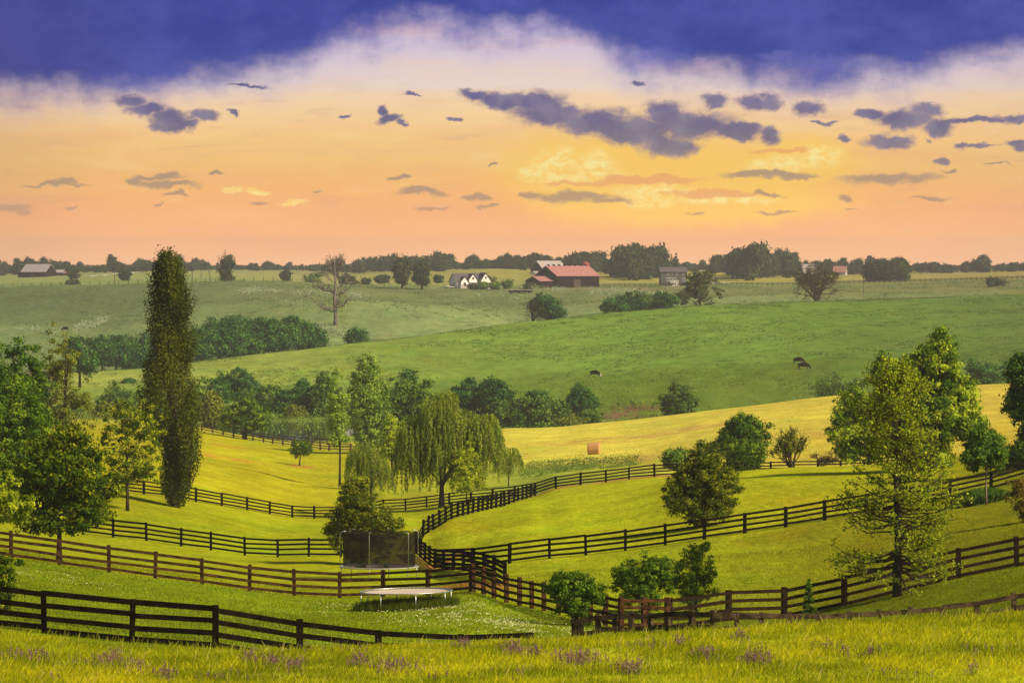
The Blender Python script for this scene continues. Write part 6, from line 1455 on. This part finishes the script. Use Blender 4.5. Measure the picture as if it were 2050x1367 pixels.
# purple wild flowers of the meadow
VI = leaf_mat('purple_petals', (.08, .03, .08), (.18, .07, .16), (.32, .15, .24), .35)
FP = [(60, 1308, 46, 8, 70), (200, 1318, 30, 9, 40), (228, 1306, 16, 10, 30), (262, 1326, 30, 12, 45), (330, 1345, 20, 8, 40), (110, 1352, 12, 5, 8), (498, 1310, 16, 8, 40), (545, 1318, 18, 9, 45), (590, 1328, 18, 9, 40), (716, 1318, 22, 9, 50), (790, 1328, 40, 12, 70),
      (925, 1283, 16, 6, 36), (1025, 1292, 22, 10, 70), (1068, 1302, 16, 7, 34), (1160, 1312, 44, 11, 150), (1262, 1332, 26, 10, 70), (1360, 1280, 12, 5, 24), (1410, 1305, 24, 8, 40), (1480, 1270, 20, 8, 26), (1515, 1312, 32, 12, 80), (1290, 1285, 40, 6, 26),
      (1650, 1290, 30, 8, 16), (1745, 1302, 26, 6, 22), (1690, 1300, 10, 5, 12), (1945, 1336, 12, 6, 14), (1960, 1300, 60, 8, 14), (1800, 1345, 80, 10, 12), (860, 1345, 60, 8, 16), (440, 1350, 60, 9, 16), (1030, 1345, 50, 8, 12), (680, 1290, 60, 5, 20)]
PP, TI, SX, SY, SH = [], [], [], [], []
for (px, row, sx, sy, n) in FP:
    for _ in range(int(n * 1.5)):
        q = hit(px + rng.normal() * sx * .6, row + rng.normal() * sy * .6 + 14, 37)
        if q[1] > 101: continue
        hh = rng.uniform(.12, .3); m_ = rng.integers(5, 12)
        PP.append(np.stack([np.full(m_, q[0]), np.full(m_, q[1]), q[2] + hh - np.linspace(0, .09, m_)], 1) + rng.normal(size=(m_, 3)) * .013); TI.append(np.full(m_, rng.random()))
        SX.append(q[0]); SY.append(q[1]); SH.append(hh)
P = np.concatenate(PP); T_ = np.concatenate(TI)
tag(link('purple_wildflowers', leaf_mesh('flowers', leafquads(rng, P, .030, .2, .7), T_ + (rng.random(len(P)) - .5) * .4), VI), 'patches of small purple wildflowers in the meadow', None, None, 'stuff')
blades('flower_stems', np.array(SX), np.array(SY), np.array(SH), np.full(len(SX), .014), GL['dark'], rng.random(len(SX)), rng, .02, 'dark stems and leaves of the meadow wildflowers')
# rough tussocks on the pastures
def tussocks(name, n, Y0, Y1, size, hgt, mat, label, seed, nl=12, leafs=.3, tm=.5, pred=None, keepn=.5):
    r_ = np.random.default_rng(seed); X, Y = ray_xy(n, r_, Y0, Y1, -.17, .17)
    k = fbm(X / 14 + seed, Y / 30, 4) > keepn
    if pred is not None: k &= pred(X, Y)
    X, Y = X[k], Y[k]; s = size * r_.gamma(3, .33, len(X)); idx = np.repeat(np.arange(len(X)), nl)
    xx = X[idx] + r_.normal(size=len(idx)) * s[idx] * .6; yy = Y[idx] + r_.normal(size=len(idx)) * s[idx] * .6
    P = np.stack([xx, yy, gz(xx, yy) + np.abs(r_.normal(size=len(idx))) * hgt * s[idx] / size * .6], 1)
    tag(link(name, leaf_mesh(name, leafquads(r_, P, leafs, .4, .6), tm + (r_.random(len(X))[idx] - .5) * .7 + (r_.random(len(idx)) - .5) * .3), mat), label, None, None, 'stuff')
GL['tus'] = leaf_mat('tussock_grass', (.03, .07, .010), (.075, .14, .02), (.17, .24, .045), .35)
GL['hazt'] = leaf_mat('rough_pasture', (.065, .11, .035), (.13, .20, .07), (.22, .29, .12), .35)
tussocks('pasture_tussocks', 30000, 790, 1330, .9, .32, GL['tus'], 'rough grass tussocks on the green hill', 31, 12, .26)
tussocks('far_pasture_tussocks', 10000, 1400, 1800, 1.6, .45, GL['hazt'], 'rough growth on the hazy hillside', 32, 12, .5)
tussocks('ditch_growth', 16000, 440, 560, .7, .4, GL['tus'], 'green weedy growth along the ditch by the hayfield', 33, 14, .16, .85, lambda X, Y: (X / Y > .004) & (X / Y < .035) & (Y > 450) & (Y < 520), .3)
tussocks('bank_growth', 2600, 730, 840, 1.1, 1.0, LM['hedge'], 'weedy growth at the foot of the green hill', 34, 16, .5, .5, lambda X, Y: X / Y < .045, .42)
PALE = []
for (pl, D, n, spread) in (([(478, 586), (520, 583), (560, 584)], 760, 60, 5), ([(580, 590), (640, 586), (700, 592), (735, 595)], 800, 80, 4), ([(150, 662), (185, 652), (212, 640)], 735, 90, 6), ([(40, 660), (110, 668)], 730, 40, 5), ([(640, 660), (700, 672), (735, 680)], 650, 90, 6),
                           ([(1185, 588), (1240, 585), (1300, 590), (1330, 598)], 780, 110, 6), ([(1040, 576), (1100, 580), (1130, 584)], 850, 50, 3), ([(960, 592), (985, 588), (1040, 600)], 800, 16, 3), ([(540, 600), (720, 640)], 745, 10, 5)):
    for _ in range(n):
        f = rng.random(); p_ = [float(np.interp(f, np.linspace(0, 1, len(pl)), [q[j] for q in pl])) for j in (0, 1)]
        q = hit(p_[0] + rng.normal() * 4, p_[1] + rng.normal() * spread * .5, D * .93)
        PALE.append(np.array(q) + rng.normal(size=(26, 3)) * np.array([1.1, 1.1, .6]) + np.array([0, 0, .6]))
P = np.concatenate(PALE); tag(link('flowering_scrub', leaf_mesh('scrub', leafquads(rng, P, .6), rng.random(len(P))), LM['pale']), 'whitish flowering scrub in lines across the hazy hillside', None, None, 'stuff')
# ================================================================ HAZE
hz, N, out = new_mat('haze')
pv = N.new('ShaderNodeVolumePrincipled'); pv.inputs['Color'].default_value = (.86, .82, 1.0, 1); pv.inputs['Density'].default_value = .00012; pv.inputs['Anisotropy'].default_value = .45
N.l.new(pv.outputs[0], out.inputs[1])
mb = MB(); mb.box(-1500, 1500, -80, 5300, -110, 34)
hb = mb.build('haze', hz); tag(hb, kind='stuff')
